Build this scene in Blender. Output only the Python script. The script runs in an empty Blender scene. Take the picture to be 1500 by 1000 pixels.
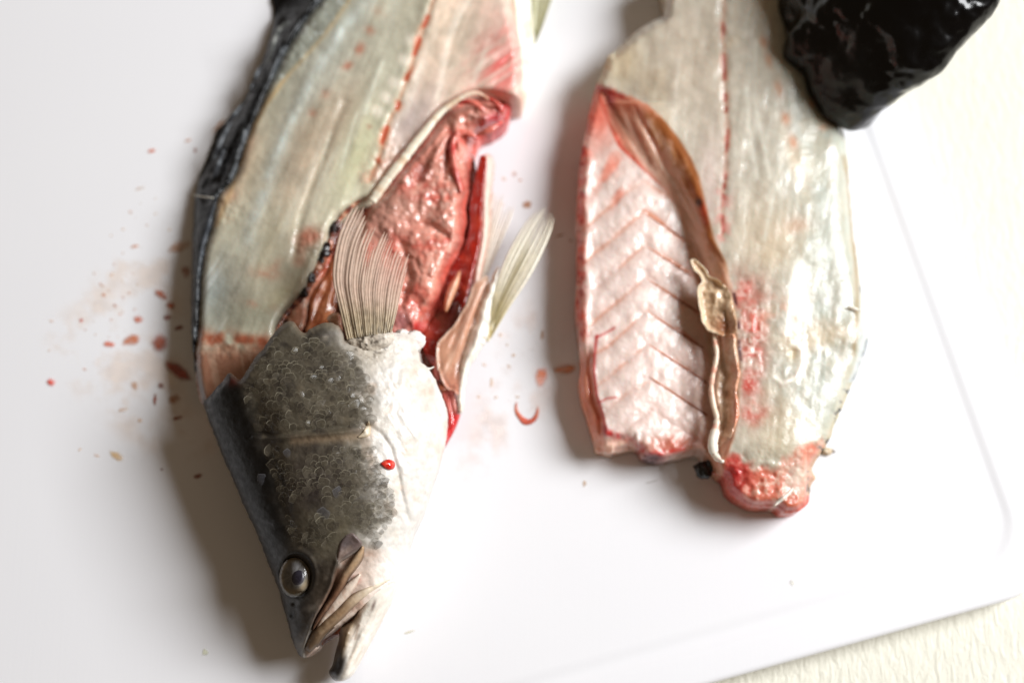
import bpy, math, random
import numpy as np
from mathutils import Vector, Matrix

# ------------------------------------------------------------------ camera, world, light, exposure
scene = bpy.context.scene
TILT = math.radians(15.0)      # the camera leans a little, the top of the picture is farther away
DIST = 0.541
FPX = 50.0 / 36.0 * 1500.0     # focal length in photo pixels
CAM = np.array([0.0, -DIST * math.sin(TILT), DIST * math.cos(TILT)])
cam_d = bpy.data.cameras.new("camera")
cam = bpy.data.objects.new("camera", cam_d)
scene.collection.objects.link(cam)
cam.location = CAM
cam.rotation_euler = (TILT, 0, 0)
cam_d.lens = 50.0
cam_d.sensor_width = 36.0
cam_d.clip_start = 0.01
cam_d.clip_end = 20.0
cam_d.dof.use_dof = True
cam_d.dof.focus_distance = 0.486
cam_d.dof.aperture_fstop = 3.2
cam_d.dof.aperture_blades = 7
scene.camera = cam

world = bpy.data.worlds.new("World")
scene.world = world
world.use_nodes = True
bg = world.node_tree.nodes["Background"]
bg.inputs[0].default_value = (1.0, 0.74, 0.50, 1)      # dim warm room
bg.inputs[1].default_value = 0.13

win_d = bpy.data.lights.new("window_light", 'AREA')    # tall window to the right of the board
win_d.shape = 'RECTANGLE'
win_d.size = 1.0
win_d.size_y = 0.9
win_d.energy = 67.0
win_d.color = (0.97, 0.985, 1.0)
win = bpy.data.objects.new("window_light", win_d)
scene.collection.objects.link(win)
LAZ, LEL, LD = math.radians(15), math.radians(40), 2.0
win.location = (LD * math.cos(LEL) * math.cos(LAZ), LD * math.cos(LEL) * math.sin(LAZ), LD * math.sin(LEL))
win.rotation_euler = (Vector((0, 0, 0)) - Vector(win.location)).to_track_quat('-Z', 'Y').to_euler()

scene.view_settings.view_transform = 'Standard'
scene.view_settings.look = 'None'
scene.view_settings.exposure = 0.0
scene.view_settings.gamma = 1.0

# ------------------------------------------------------------------ helpers
rng = np.random.default_rng(7)
random.seed(7)
SI, CO = math.sin(TILT), math.cos(TILT)

def U(px, py, zmm):
    """photo pixel + height above the board (mm) -> world point (m)"""
    px = np.asarray(px, float); py = np.asarray(py, float); z = np.asarray(zmm, float) * 0.001
    a = (px - 750.0) / FPX; b = (500.0 - py) / FPX
    dx = a; dy = SI + b * CO; dz = -CO + b * SI
    t = (z - CAM[2]) / dz
    return np.stack([CAM[0] + dx * t, CAM[1] + dy * t, z + 0 * t], -1)

def lin(c):
    c = np.clip(np.asarray(c, float) / 255.0, 0, 1)
    return np.where(c <= 0.04045, c / 12.92, ((c + 0.055) / 1.055) ** 2.4)

def vnoise(x, y, seed=0):
    xi = np.floor(x).astype(np.int64); yi = np.floor(y).astype(np.int64)
    fx = x - xi; fy = y - yi
    fx = fx * fx * fx * (fx * (fx * 6 - 15) + 10); fy = fy * fy * fy * (fy * (fy * 6 - 15) + 10)
    def h(i, j):
        n = (i * 374761393 + j * 668265263 + seed * 1442695041) & 0x7fffffff
        n = ((n ^ (n >> 13)) * 1274126177) & 0x7fffffff
        n = n ^ (n >> 16)
        return (n & 0xffff) / 65535.0
    a = h(xi, yi); b = h(xi + 1, yi); c = h(xi, yi + 1); d = h(xi + 1, yi + 1)
    return (a * (1 - fx) + b * fx) * (1 - fy) + (c * (1 - fx) + d * fx) * fy

def fbm(x, y, s, octv=4, seed=0):
    """-1..1"""
    r = 0; a = 1.0; t = 0
    for k in range(octv):
        r = r + a * (vnoise(x / s * 2 ** k + 17.3 * k, y / s * 2 ** k - 9.1 * k, seed + k) * 2 - 1)
        t += a; a *= 0.5
    return r / t * 1.5

def streak(x, y, ang, s_long, s_short, octv=3, seed=0):
    """noise stretched along a direction (degrees, picture axes, y down)"""
    c, s = math.cos(math.radians(ang)), math.sin(math.radians(ang))
    u = (x * c + y * s) / s_long; v = (-x * s + y * c) / s_short
    return fbm(u, v, 1.0, octv, seed)

def cells(x, y, s, seed=0):
    """distance to the nearest jittered cell centre, 0..~1 (globules)"""
    xs = x / s; ys = y / s
    xi = np.floor(xs).astype(np.int64); yi = np.floor(ys).astype(np.int64)
    best = np.full(np.shape(x), 9.0)
    for i in (-1, 0, 1):
        for j in (-1, 0, 1):
            a = xi + i; b = yi + j
            n = (a * 73856093 ^ b * 19349663 ^ (seed * 83492791 + 11)) & 0x7fffffff
            n = ((n ^ (n >> 13)) * 1274126177) & 0x7fffffff
            jx = (n & 0xff) / 255.0; jy = ((n >> 9) & 0xff) / 255.0
            best = np.minimum(best, np.hypot(a + jx - xs, b + jy - ys))
    return np.clip(best, 0, 1.2)

def ss(a, b, x):
    t = np.clip((x - a) / (b - a), 0, 1)
    return t * t * (3 - 2 * t)

def blob(x, y, cx, cy, rx, ry, ang=0, p=1.0):
    c, s = math.cos(math.radians(ang)), math.sin(math.radians(ang))
    u = ((x - cx) * c + (y - cy) * s) / rx; v = (-(x - cx) * s + (y - cy) * c) / ry
    return np.exp(-(u * u + v * v) ** p)

def catmull(pts, step=3.0, closed=False):
    P = np.asarray(pts, float)
    n = len(P); out = []
    rngk = range(n) if closed else range(n - 1)
    for i in rngk:
        if closed:
            p0, p1, p2, p3 = P[(i - 1) % n], P[i], P[(i + 1) % n], P[(i + 2) % n]
        else:
            p0, p1, p2, p3 = P[max(i - 1, 0)], P[i], P[i + 1], P[min(i + 2, n - 1)]
        L = np.linalg.norm((p2 - p1)[:2]); m = max(1, int(L / step))
        t = (np.arange(m) / m)[:, None]
        out.append(0.5 * ((2 * p1) + (-p0 + p2) * t + (2 * p0 - 5 * p1 + 4 * p2 - p3) * t ** 2 + (-p0 + 3 * p1 - 3 * p2 + p3) * t ** 3))
    if not closed: out.append(P[-1:])
    return np.concatenate(out)

def pdist(x, y, pts, R=None):
    """distance to a polyline and the parameter 0..1 along it"""
    P = np.asarray(pts, float)
    seg = np.linalg.norm(np.diff(P[:, :2], axis=0), axis=1); cum = np.concatenate([[0], np.cumsum(seg)]); tot = cum[-1]
    best = np.full(np.shape(x), 1e9); par = np.zeros(np.shape(x))
    for i in range(len(P) - 1):
        ax, ay = P[i, 0], P[i, 1]; dx, dy = P[i + 1, 0] - ax, P[i + 1, 1] - ay
        L2 = dx * dx + dy * dy + 1e-9
        t = np.clip(((x - ax) * dx + (y - ay) * dy) / L2, 0, 1)
        d = np.hypot(x - ax - t * dx, y - ay - t * dy)
        m = d < best
        best = np.where(m, d, best); par = np.where(m, (cum[i] + t * seg[i]) / tot, par)
    return best, par

def line(x, y, pts, w, soft=1.0):
    d, t = pdist(x, y, pts)
    return np.exp(-(d / w) ** (2 * soft))

def mix(c, col, m):
    m = np.clip(m, 0, 1)[..., None]
    return c * (1 - m) + np.asarray(col, float) * m

def flat(x, col):
    return np.broadcast_to(np.asarray(col, float), np.shape(x) + (3,)).copy()

def interp(v, tab):
    t = np.asarray(tab, float)
    return np.interp(v, t[:, 0], t[:, 1])

def tag(o, label=None, cat=None, group=None, kind=None):
    if label: o["label"] = label
    if cat: o["category"] = cat
    if group: o["group"] = group
    if kind: o["kind"] = kind
    return o

def link(name, me, mat, parent=None):
    o = bpy.data.objects.new(name, me)
    scene.collection.objects.link(o)
    if mat is not None and not me.materials: me.materials.append(mat)
    if parent is not None:
        o.parent = parent
        o.matrix_parent_inverse = Matrix.Translation(-Vector(WORLDLOC.get(parent.name, (0, 0, 0))))
    return o

WORLDLOC = {}
def empty(name, loc):
    o = bpy.data.objects.new(name, None)
    scene.collection.objects.link(o)
    o.location = loc; o.empty_display_size = 0.02
    WORLDLOC[o.name] = tuple(loc)
    return o

def build(name, V, F, C, mat, parent=None, smooth=True):
    """V (n,3), F list/array of quads or tris, C (n,3|4) sRGB 0-255"""
    me = bpy.data.meshes.new(name)
    V = np.asarray(V, np.float32)
    if isinstance(F, np.ndarray):
        k = F.shape[1]
        me.vertices.add(len(V)); me.vertices.foreach_set("co", V.ravel())
        me.loops.add(F.size); me.loops.foreach_set("vertex_index", F.ravel().astype(np.int32))
        me.polygons.add(len(F)); me.polygons.foreach_set("loop_start", np.arange(len(F), dtype=np.int32) * k)
        me.update(calc_edges=True)
    else:
        me.from_pydata([tuple(map(float, v)) for v in V], [], [tuple(int(i) for i in f) for f in F])
    me.validate()
    if C is not None:
        C = np.asarray(C, float)
        A = np.ones((len(V), 4), np.float32)
        A[:, :3] = lin(C[:, :3])
        if C.shape[1] == 4: A[:, 3] = np.clip(C[:, 3], 0, 1)
        at = me.attributes.new("Col", 'FLOAT_COLOR', 'POINT')
        at.data.foreach_set("color", A.ravel())
    if smooth:
        me.polygons.foreach_set("use_smooth", np.ones(len(me.polygons), bool))
    me.update()
    return link(name, me, mat, parent)

def sheet(name, poly, top, col, mat, parent=None, sp=2.0, bot=None, skirt=None, closed_spline=True, R=60, rag=0.0, ragS=9.0, step=3.0, seed=1, fan=None):
    """a solid or a membrane: outline in photo pixels, height function in mm.
       bot: function or number for an underside on the same grid; skirt: rim dropped straight to this height (mm)"""
    P = catmull(poly, step, True) if closed_spline else np.asarray(poly, float)
    if rag > 0:
        n = np.roll(P, -1, 0) - np.roll(P, 1, 0)
        n = np.stack([n[:, 1], -n[:, 0]], 1) / (np.linalg.norm(n, axis=1)[:, None] + 1e-9)
        s = np.cumsum(np.linalg.norm(np.roll(P, -1, 0) - P, axis=1))
        P = P + n * (fbm(s, s * 0 + seed * 3.3, ragS, 3, seed) * rag)[:, None]
    x0, y0 = P.min(0) - 2 * sp; x1, y1 = P.max(0) + 2 * sp
    xs = np.arange(x0, x1, sp); ys = np.arange(y0, y1, sp)
    X, Y = np.meshgrid(xs, ys)
    D = np.full(X.shape, float(R)); NX = X.copy(); NY = Y.copy(); ins = np.zeros(X.shape, bool)
    n = len(P)
    for i in range(n):
        ax, ay = P[i]; bx, by = P[(i + 1) % n]
        if ay != by:
            lo, hi = min(ay, by), max(ay, by)
            r0 = int(np.ceil((lo - y0) / sp)); r1 = int(np.ceil((hi - y0) / sp))
            if r1 > r0:
                yy = ys[r0:r1]; xc = ax + (yy - ay) / (by - ay) * (bx - ax)
                ins[r0:r1] ^= xs[None, :] < xc[:, None]
        c0 = max(0, int((min(ax, bx) - R - x0) / sp)); c1 = int((max(ax, bx) + R - x0) / sp) + 2
        r0 = max(0, int((min(ay, by) - R - y0) / sp)); r1 = int((max(ay, by) + R - y0) / sp) + 2
        xx = X[r0:r1, c0:c1]; yy = Y[r0:r1, c0:c1]
        dx, dy = bx - ax, by - ay
        t = np.clip(((xx - ax) * dx + (yy - ay) * dy) / (dx * dx + dy * dy + 1e-9), 0, 1)
        qx = ax + t * dx; qy = ay + t * dy
        d = np.hypot(xx - qx, yy - qy)
        m = d < D[r0:r1, c0:c1]
        D[r0:r1, c0:c1][m] = d[m]; NX[r0:r1, c0:c1][m] = qx[m]; NY[r0:r1, c0:c1][m] = qy[m]
    SD = np.where(ins, D, -D)
    ok = SD > -0.72 * sp
    cell = ok[:-1, :-1] & ok[1:, :-1] & ok[:-1, 1:] & ok[1:, 1:]
    cell &= (ins[:-1, :-1].astype(int) + ins[1:, :-1] + ins[:-1, 1:] + ins[1:, 1:]) >= 1
    used = np.zeros(X.shape, bool)
    used[:-1, :-1] |= cell; used[1:, :-1] |= cell; used[:-1, 1:] |= cell; used[1:, 1:] |= cell
    cnt = np.zeros(X.shape, int)
    cnt[:-1, :-1] += cell; cnt[1:, :-1] += cell; cnt[:-1, 1:] += cell; cnt[1:, 1:] += cell
    rim = used & (cnt < 4)
    snap = rim & (np.abs(SD) < 1.6 * sp)
    X = np.where(snap, NX, X); Y = np.where(snap, NY, Y); D = np.where(snap, 0, np.where(ins, D, 0))
    idx = -np.ones(X.shape, int); idx[used] = np.arange(used.sum())
    x = X[used]; y = Y[used]; d = D[used]
    z = top(x, y, d)
    W = U(x, y, z)
    C = col(x, y, d, z)
    a = idx[:-1, :-1][cell]; b = idx[1:, :-1][cell]; c = idx[1:, 1:][cell]; e = idx[:-1, 1:][cell]
    F = np.stack([a, b, c, e], 1)
    if skirt is not None or bot is not None:
        E = np.concatenate([F[:, [0, 1]], F[:, [1, 2]], F[:, [2, 3]], F[:, [3, 0]]])
        key = E[:, 0] * 10000000 + E[:, 1]; rk = E[:, 1] * 10000000 + E[:, 0]
        be = E[~np.isin(key, rk)]
        N = len(x)
        if bot is None:
            rv = np.unique(be); mp = -np.ones(N, int); mp[rv] = N + np.arange(len(rv))
            Wb = W[rv].copy(); sz = skirt(x[rv], y[rv]) if callable(skirt) else skirt
            Wb[:, 2] = np.minimum(np.asarray(sz) * 0.001 + 0 * Wb[:, 2], Wb[:, 2] - 1e-5)
            W = np.concatenate([W, Wb]); C = np.concatenate([C, C[rv]])
            F = np.concatenate([F, np.stack([be[:, 1], be[:, 0], mp[be[:, 0]], mp[be[:, 1]]], 1)])
        else:
            zb = bot(x, y, d, z) if callable(bot) else bot + 0 * z
            zb = np.minimum(zb, z - 0.01)
            Wb = W.copy(); Wb[:, 2] = zb * 0.001
            F = np.concatenate([F, F[:, ::-1] + N, np.stack([be[:, 1], be[:, 0], be[:, 0] + N, be[:, 1] + N], 1)])
            W = np.concatenate([W, Wb]); C = np.concatenate([C, C])
    return build(name, W, F, C, mat, parent)

def tube(name, pts, rad, zf, colf, mat, parent=None, sides=10, flatten=1.0, step=2.5, wob=0.0, seed=3):
    """rod along photo-pixel points; rad in pixels (list), zf(x,y,t) centre height in mm"""
    P = catmull(np.column_stack([np.asarray(pts, float), np.asarray(rad, float)]), step)
    t = np.concatenate([[0], np.cumsum(np.linalg.norm(np.diff(P[:, :2], axis=0), axis=1))]); t /= t[-1]
    z = zf(P[:, 0], P[:, 1], t)
    C3 = U(P[:, 0], P[:, 1], z)
    T = np.gradient(C3, axis=0); T /= np.linalg.norm(T, axis=1)[:, None]
    S = np.cross(T, np.array([0, 0, 1.0])); S /= np.linalg.norm(S, axis=1)[:, None] + 1e-12
    N = np.cross(S, T)
    r = np.maximum(P[:, 2], 0.15) * 0.00026
    if wob: r = r * (1 + wob * fbm(t * 40, t * 0 + seed, 1.0, 3, seed))
    an = np.arange(sides) / sides * 2 * np.pi
    V = C3[:, None] + r[:, None, None] * (np.cos(an)[None, :, None] * S[:, None] + flatten * np.sin(an)[None, :, None] * N[:, None])
    n = len(P); V = V.reshape(-1, 3)
    i = np.arange(n - 1)[:, None] * sides; k = np.arange(sides)[None]; k2 = (k + 1) % sides
    F = np.stack([i + k, i + k2, i + sides + k2, i + sides + k], -1).reshape(-1, 4)
    C = np.repeat(colf(P[:, 0], P[:, 1], t), sides, 0)
    # close both ends with a point
    V = np.concatenate([V, C3[:1], C3[-1:]]); C = np.concatenate([C, C[:1], C[-1:]])
    A = len(V) - 2; B = len(V) - 1
    kk = np.arange(sides); k3 = (kk + 1) % sides
    caps = np.concatenate([np.stack([k3, kk, 0 * kk + A, 0 * kk + A], 1), np.stack([(n - 1) * sides + kk, (n - 1) * sides + k3, 0 * kk + B, 0 * kk + B], 1)])
    Fl = [tuple(f) for f in F] + [tuple(f[:3]) for f in caps]
    return build(name, V, Fl, C, mat, parent)

def blobmesh(name, cx, cy, zc, rx, ry, rz, colf, mat, parent=None, lump=0.15, seed=1, ang=0, nu=20, nv=12):
    """lumpy pebble; centre pixel + height mm, radii in mm"""
    c = U(cx, cy, zc); V = []; 
    ca, sa = math.cos(math.radians(ang)), math.sin(math.radians(ang))
    for j in range(nv + 1):
        th = math.pi * j / nv
        for i in range(nu):
            ph = 2 * math.pi * i / nu
            d = np.array([math.sin(th) * math.cos(ph), math.sin(th) * math.sin(ph), math.cos(th)])
            k = 1 + lump * float(fbm(np.array(d[0] * 1.7 + 3 * d[2] + 5), np.array(d[1] * 1.7 + seed), 1.0, 3, seed))
            q = d * k * np.array([rx, ry, rz]) * 0.001
            V.append(c + np.array([q[0] * ca - q[1] * sa, q[0] * sa + q[1] * ca, q[2]]))
    V = np.array(V); F = []
    for j in range(nv):
        for i in range(nu):
            F.append((j * nu + i, (j + 1) * nu + i, (j + 1) * nu + (i + 1) % nu, j * nu + (i + 1) % nu))
    return build(name, V, F, colf(V), mat, parent)

# ------------------------------------------------------------------ materials (all procedural)
def wet(name, rough=0.32, coat=0.25, sss=0.12, sssr=0.002, bump=0.25, bscale=500, bdist=0.0004, var=0.12, alpha=None, spec=0.5, fine=None, trans=0.0, stretch=None, attr=True, base=None, coatr=0.12):
    m = bpy.data.materials.new(name); m.use_nodes = True
    nt = m.node_tree; N = nt.nodes; L = nt.links
    b = N["Principled BSDF"]
    tc = N.new("ShaderNodeTexCoord")
    src = tc.outputs["Object"]
    if stretch:
        mp = N.new("ShaderNodeMapping"); mp.inputs["Scale"].default_value = stretch
        L.new(src, mp.inputs["Vector"]); src = mp.outputs["Vector"]
    n1 = N.new("ShaderNodeTexNoise"); n1.inputs["Scale"].default_value = bscale; n1.inputs["Detail"].default_value = 2 if name == "black_nitrile" else 6
    L.new(src, n1.inputs["Vector"])
    n2 = N.new("ShaderNodeTexNoise"); n2.inputs["Scale"].default_value = bscale * 0.35; n2.inputs["Detail"].default_value = 4
    L.new(src, n2.inputs["Vector"])
    if attr:
        at = N.new("ShaderNodeAttribute"); at.attribute_name = "Col"; csock = at.outputs["Color"]
    else:
        rg = N.new("ShaderNodeRGB"); rg.outputs[0].default_value = (*lin(base), 1); csock = rg.outputs[0]
    mr = N.new("ShaderNodeMapRange"); mr.inputs[1].default_value = 0.3; mr.inputs[2].default_value = 0.7
    mr.inputs[3].default_value = 1 - var; mr.inputs[4].default_value = 1 + var
    L.new(n2.outputs["Fac"], mr.inputs[0])
    mu = N.new("ShaderNodeMix"); mu.data_type = 'RGBA'; mu.blend_type = 'MULTIPLY'; mu.inputs[0].default_value = 1.0
    cb = N.new("ShaderNodeCombineColor")
    for k in range(3): L.new(mr.outputs[0], cb.inputs[k])
    L.new(csock, mu.inputs[6]); L.new(cb.outputs[0], mu.inputs[7])
    L.new(mu.outputs[2], b.inputs["Base Color"])
    rr = N.new("ShaderNodeMapRange"); rr.inputs[1].default_value = 0.35; rr.inputs[2].default_value = 0.65
    rr.inputs[3].default_value = max(0.04, rough - 0.1); rr.inputs[4].default_value = rough + 0.12
    L.new(n2.outputs["Fac"], rr.inputs[0]); L.new(rr.outputs[0], b.inputs["Roughness"])
    b.inputs["Specular IOR Level"].default_value = spec
    b.inputs["Coat Weight"].default_value = coat; b.inputs["Coat Roughness"].default_value = coatr
    if sss > 0:
        b.inputs["Subsurface Weight"].default_value = sss
        b.inputs["Subsurface Radius"].default_value = (1.0, 0.55, 0.4)
        b.inputs["Subsurface Scale"].default_value = sssr
    bp = N.new("ShaderNodeBump"); bp.inputs["Strength"].default_value = bump; bp.inputs["Distance"].default_value = bdist
    L.new(n1.outputs["Fac"], bp.inputs["Height"])
    L.new(bp.outputs["Normal"], b.inputs["Normal"]); L.new(bp.outputs["Normal"], b.inputs["Coat Normal"])
    if alpha == 'attr':
        L.new(at.outputs["Alpha"], b.inputs["Alpha"])
    elif alpha is not None:
        b.inputs["Alpha"].default_value = alpha
    if trans: b.inputs["Transmission Weight"].default_value = trans
    return m

M_flesh = wet("raw_fish_flesh", rough=0.36, coat=0.35, sss=0.2, bump=0.4, bscale=700, bdist=0.0004, coatr=0.1, var=0.08)
M_fillet = wet("raw_fillet_flesh", rough=0.4, coat=0.28, sss=0.55, sssr=0.006, bump=0.42, bscale=700, bdist=0.0004, coatr=0.1, var=0.07)
M_gut = wet("wet_viscera", rough=0.24, coat=0.6, sss=0.2, bump=0.4, bscale=520, bdist=0.0007, var=0.14, coatr=0.08)
M_skin = wet("dark_fish_skin", rough=0.38, coat=0.1, sss=0.0, bump=0.4, bscale=700, bdist=0.0004, var=0.25, spec=0.25)
M_head = wet("fish_head_skin", rough=0.42, coat=0.12, sss=0.05, bump=0.4, bscale=1100, bdist=0.00025, var=0.12, spec=0.28)
M_fin = wet("fin_membrane", rough=0.42, coat=0.15, sss=0.1, bump=0.3, bscale=1500, bdist=0.0002, var=0.1, alpha='attr')
M_memb = wet("thin_membrane", rough=0.34, coat=0.3, sss=0.2, bump=0.35, bscale=600, bdist=0.0004, var=0.09, alpha='attr')
M_bone = wet("cartilage", rough=0.36, coat=0.25, sss=0.15, bump=0.4, bscale=500, bdist=0.0004, var=0.08)
M_blood = wet("blood", rough=0.14, coat=0.6, sss=0.0, bump=0.15, bscale=500, bdist=0.0003, var=0.15, alpha='attr', coatr=0.05)
M_stain = wet("dried_blood_stain", rough=0.4, coat=0.0, sss=0.0, bump=0.0, bscale=700, var=0.2, alpha='attr')
M_clot = wet("dark_clot", rough=0.3, coat=0.25, sss=0.0, bump=0.3, bscale=500, bdist=0.0004, var=0.2, coatr=0.06)
M_scale = wet("fish_scale", rough=0.2, coat=0.4, sss=0.0, bump=0.2, bscale=2500, bdist=0.00012, var=0.2, alpha='attr')
M_scale2 = wet("loose_scale", rough=0.2, coat=0.5, sss=0.0, bump=0.2, bscale=2500, bdist=0.00012, var=0.2, alpha='attr')
M_eye = wet("eye_iris", rough=0.3, coat=0.2, sss=0.0, bump=0.1, bscale=1500, bdist=0.0002, var=0.15)
M_glove = wet("black_nitrile", rough=0.22, coat=0.0, sss=0.0, bump=0.35, bscale=140, bdist=0.0012, var=0.1, attr=False, base=(1, 1, 2), spec=0.4, stretch=(1.0, 1.0, 0.4))

def glass(name):
    m = bpy.data.materials.new(name); m.use_nodes = True
    nt = m.node_tree; N = nt.nodes; L = nt.links; N.clear()
    out = N.new("ShaderNodeOutputMaterial"); mx = N.new("ShaderNodeMixShader"); tr = N.new("ShaderNodeBsdfTransparent"); gl = N.new("ShaderNodeBsdfGlossy"); fr = N.new("ShaderNodeFresnel")
    tr.inputs[0].default_value = (0.93, 0.93, 0.93, 1); gl.inputs["Roughness"].default_value = 0.09; fr.inputs[0].default_value = 1.42
    tc = N.new("ShaderNodeTexCoord"); n = N.new("ShaderNodeTexNoise"); n.inputs["Scale"].default_value = 500; bp = N.new("ShaderNodeBump"); bp.inputs["Strength"].default_value = 0.25; bp.inputs["Distance"].default_value = 0.0004
    L.new(tc.outputs["Object"], n.inputs["Vector"]); L.new(n.outputs["Fac"], bp.inputs["Height"]); L.new(bp.outputs[0], gl.inputs["Normal"]); L.new(bp.outputs[0], fr.inputs["Normal"])
    L.new(fr.outputs[0], mx.inputs[0]); L.new(tr.outputs[0], mx.inputs[1]); L.new(gl.outputs[0], mx.inputs[2]); L.new(mx.outputs[0], out.inputs[0])
    return m
M_cornea = glass("cloudy_cornea")

def board_mat():
    m = bpy.data.materials.new("white_plastic_board"); m.use_nodes = True
    nt = m.node_tree; N = nt.nodes; L = nt.links; b = N["Principled BSDF"]
    tc = N.new("ShaderNodeTexCoord")
    n = N.new("ShaderNodeTexNoise"); n.inputs["Scale"].default_value = 9; n.inputs["Detail"].default_value = 5
    L.new(tc.outputs["Object"], n.inputs["Vector"])
    cr = N.new("ShaderNodeMix"); cr.data_type = 'RGBA'
    cr.inputs[6].default_value = (0.83, 0.83, 0.86, 1); cr.inputs[7].default_value = (0.87, 0.87, 0.89, 1)
    L.new(n.outputs["Fac"], cr.inputs[0]); L.new(cr.outputs[2], b.inputs["Base Color"])
    b.inputs["Roughness"].default_value = 0.42
    b.inputs["Specular IOR Level"].default_value = 0.35
    # fine knife scratches
    mp = N.new("ShaderNodeMapping"); mp.inputs["Scale"].default_value = (900, 25, 1); mp.inputs["Rotation"].default_value = (0, 0, 0.6)
    L.new(tc.outputs["Object"], mp.inputs["Vector"])
    n3 = N.new("ShaderNodeTexNoise"); n3.inputs["Scale"].default_value = 1.0; n3.inputs["Detail"].default_value = 3
    L.new(mp.outputs[0], n3.inputs["Vector"])
    n4 = N.new("ShaderNodeTexNoise"); n4.inputs["Scale"].default_value = 1400
    L.new(tc.outputs["Object"], n4.inputs["Vector"])
    ad = N.new("ShaderNodeMath"); ad.operation = 'ADD'
    L.new(n3.outputs["Fac"], ad.inputs[0]); L.new(n4.outputs["Fac"], ad.inputs[1])
    bp = N.new("ShaderNodeBump"); bp.inputs["Strength"].default_value = 0.08; bp.inputs["Distance"].default_value = 0.0002
    L.new(ad.outputs[0], bp.inputs["Height"]); L.new(bp.outputs[0], b.inputs["Normal"])
    return m

def table_mat():
    m = bpy.data.materials.new("cream_painted_table"); m.use_nodes = True
    nt = m.node_tree; N = nt.nodes; L = nt.links; b = N["Principled BSDF"]
    tc = N.new("ShaderNodeTexCoord")
    n0 = N.new("ShaderNodeTexNoise"); n0.inputs["Scale"].default_value = 30; n0.inputs["Detail"].default_value = 6
    L.new(tc.outputs["Object"], n0.inputs["Vector"])
    cr = N.new("ShaderNodeMix"); cr.data_type = 'RGBA'
    cr.inputs[6].default_value = (0.76, 0.735, 0.62, 1); cr.inputs[7].default_value = (0.82, 0.80, 0.70, 1)
    L.new(n0.outputs["Fac"], cr.inputs[0]); L.new(cr.outputs[2], b.inputs["Base Color"])
    b.inputs["Roughness"].default_value = 0.55
    mp = N.new("ShaderNodeMapping"); mp.inputs["Scale"].default_value = (1.0, 0.33, 1.0); mp.inputs["Rotation"].default_value = (0, 0, 0.12)
    L.new(tc.outputs["Object"], mp.inputs["Vector"])
    n1 = N.new("ShaderNodeTexNoise"); n1.inputs["Scale"].default_value = 420; n1.inputs["Detail"].default_value = 5; n1.inputs["Roughness"].default_value = 0.6
    n1.inputs["Distortion"].default_value = 0.6
    L.new(mp.outputs[0], n1.inputs["Vector"])
    bp = N.new("ShaderNodeBump"); bp.inputs["Strength"].default_value = 0.5; bp.inputs["Distance"].default_value = 0.0016
    L.new(n1.outputs["Fac"], bp.inputs["Height"]); L.new(bp.outputs[0], b.inputs["Normal"])
    return m
M_board = board_mat(); M_table = table_mat()

# ------------------------------------------------------------------ table top and cutting board
BOARD_T = 12.0
def table_top():
    s = 0.9; z0 = -BOARD_T * 0.001; th = 0.03
    V = [(-s, -s, z0), (s, -s, z0), (s, s, z0), (-s, s, z0), (-s, -s, z0 - th), (s, -s, z0 - th), (s, s, z0 - th), (-s, s, z0 - th)]
    F = [(0, 1, 2, 3), (7, 6, 5, 4), (0, 4, 5, 1), (1, 5, 6, 2), (2, 6, 7, 3), (3, 7, 4, 0)]
    o = build("table_top", V, F, None, M_table, smooth=False)
    tag(o, "rough cream painted table top under the cutting board", "table", kind="structure")
table_top()

def cutting_board():
    # lower edge of the board runs through these two photo points
    a = U(1040, 1001, 0); b = U(1380, 906, 0)
    d = (b - a)[:2]; d /= np.linalg.norm(d); nrm = np.array([-d[1], d[0]])   # nrm points up the board
    r = U(1488, 640, 0)[:2]; s_r = (r - a[:2]) @ d                           # right edge
    W_, H_ = 0.56, 0.40
    origin = a[:2] + d * (s_r - W_)
    def loop(inset, rad, z, n=14):
        pts = []
        w0, w1, h0, h1 = inset, W_ - inset, inset, H_ - inset
        for (cx, cy, st) in ((w1 - rad, h0 + rad, -90), (w1 - rad, h1 - rad, 0), (w0 + rad, h1 - rad, 90), (w0 + rad, h0 + rad, 180)):
            for k in range(n + 1):
                t = math.radians(st + 90 * k / n)
                p = origin + d * (cx + rad * math.cos(t)) + nrm * (cy + rad * math.sin(t))
                pts.append((p[0], p[1], z))
        return pts
    R0 = 0.024
    prof = [(0.0008, -BOARD_T + 0.02), (0.0, -BOARD_T + 1.0), (0.0, -2.0)]
    for k in range(1, 6):
        t = math.radians(90 * k / 5); prof.append((0.002 * (1 - math.cos(t)), -2.0 + 2.0 * math.sin(t)))
    g0, gw, gd = 0.0105, 0.0100, 0.75
    for k in range(0, 13):
        u = k / 12; prof.append((g0 + gw * u, -gd * 0.5 * (1 - math.cos(2 * math.pi * u))))
    loops = [loop(i, max(R0 - i * 0.35, 0.006), z * 0.001) for i, z in prof]
    n = len(loops[0]); V = [p for l in loops for p in l]; F = []
    for j in range(len(loops) - 1):
        for k in range(n):
            F.append((j * n + k, j * n + (k + 1) % n, (j + 1) * n + (k + 1) % n, (j + 1) * n + k))
    F.append(tuple((len(loops) - 1) * n + k for k in range(n)))
    F.append(tuple(reversed(range(n))))
    o = build("cutting_board", V, F, None, M_board)
    for p in o.data.polygons:
        if len(p.vertices) > 4: p.use_smooth = False
    tag(o, "white plastic cutting board with rounded corner and shallow juice groove", "cutting board")
    return o
cutting_board()

# ================================================================== LEFT: the fish with one side cut away
FISH = empty("fish", U(450, 600, 0))
tag(FISH, "whole fish with grey head, open mouth and one side cut away to bone", "fish")

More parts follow.
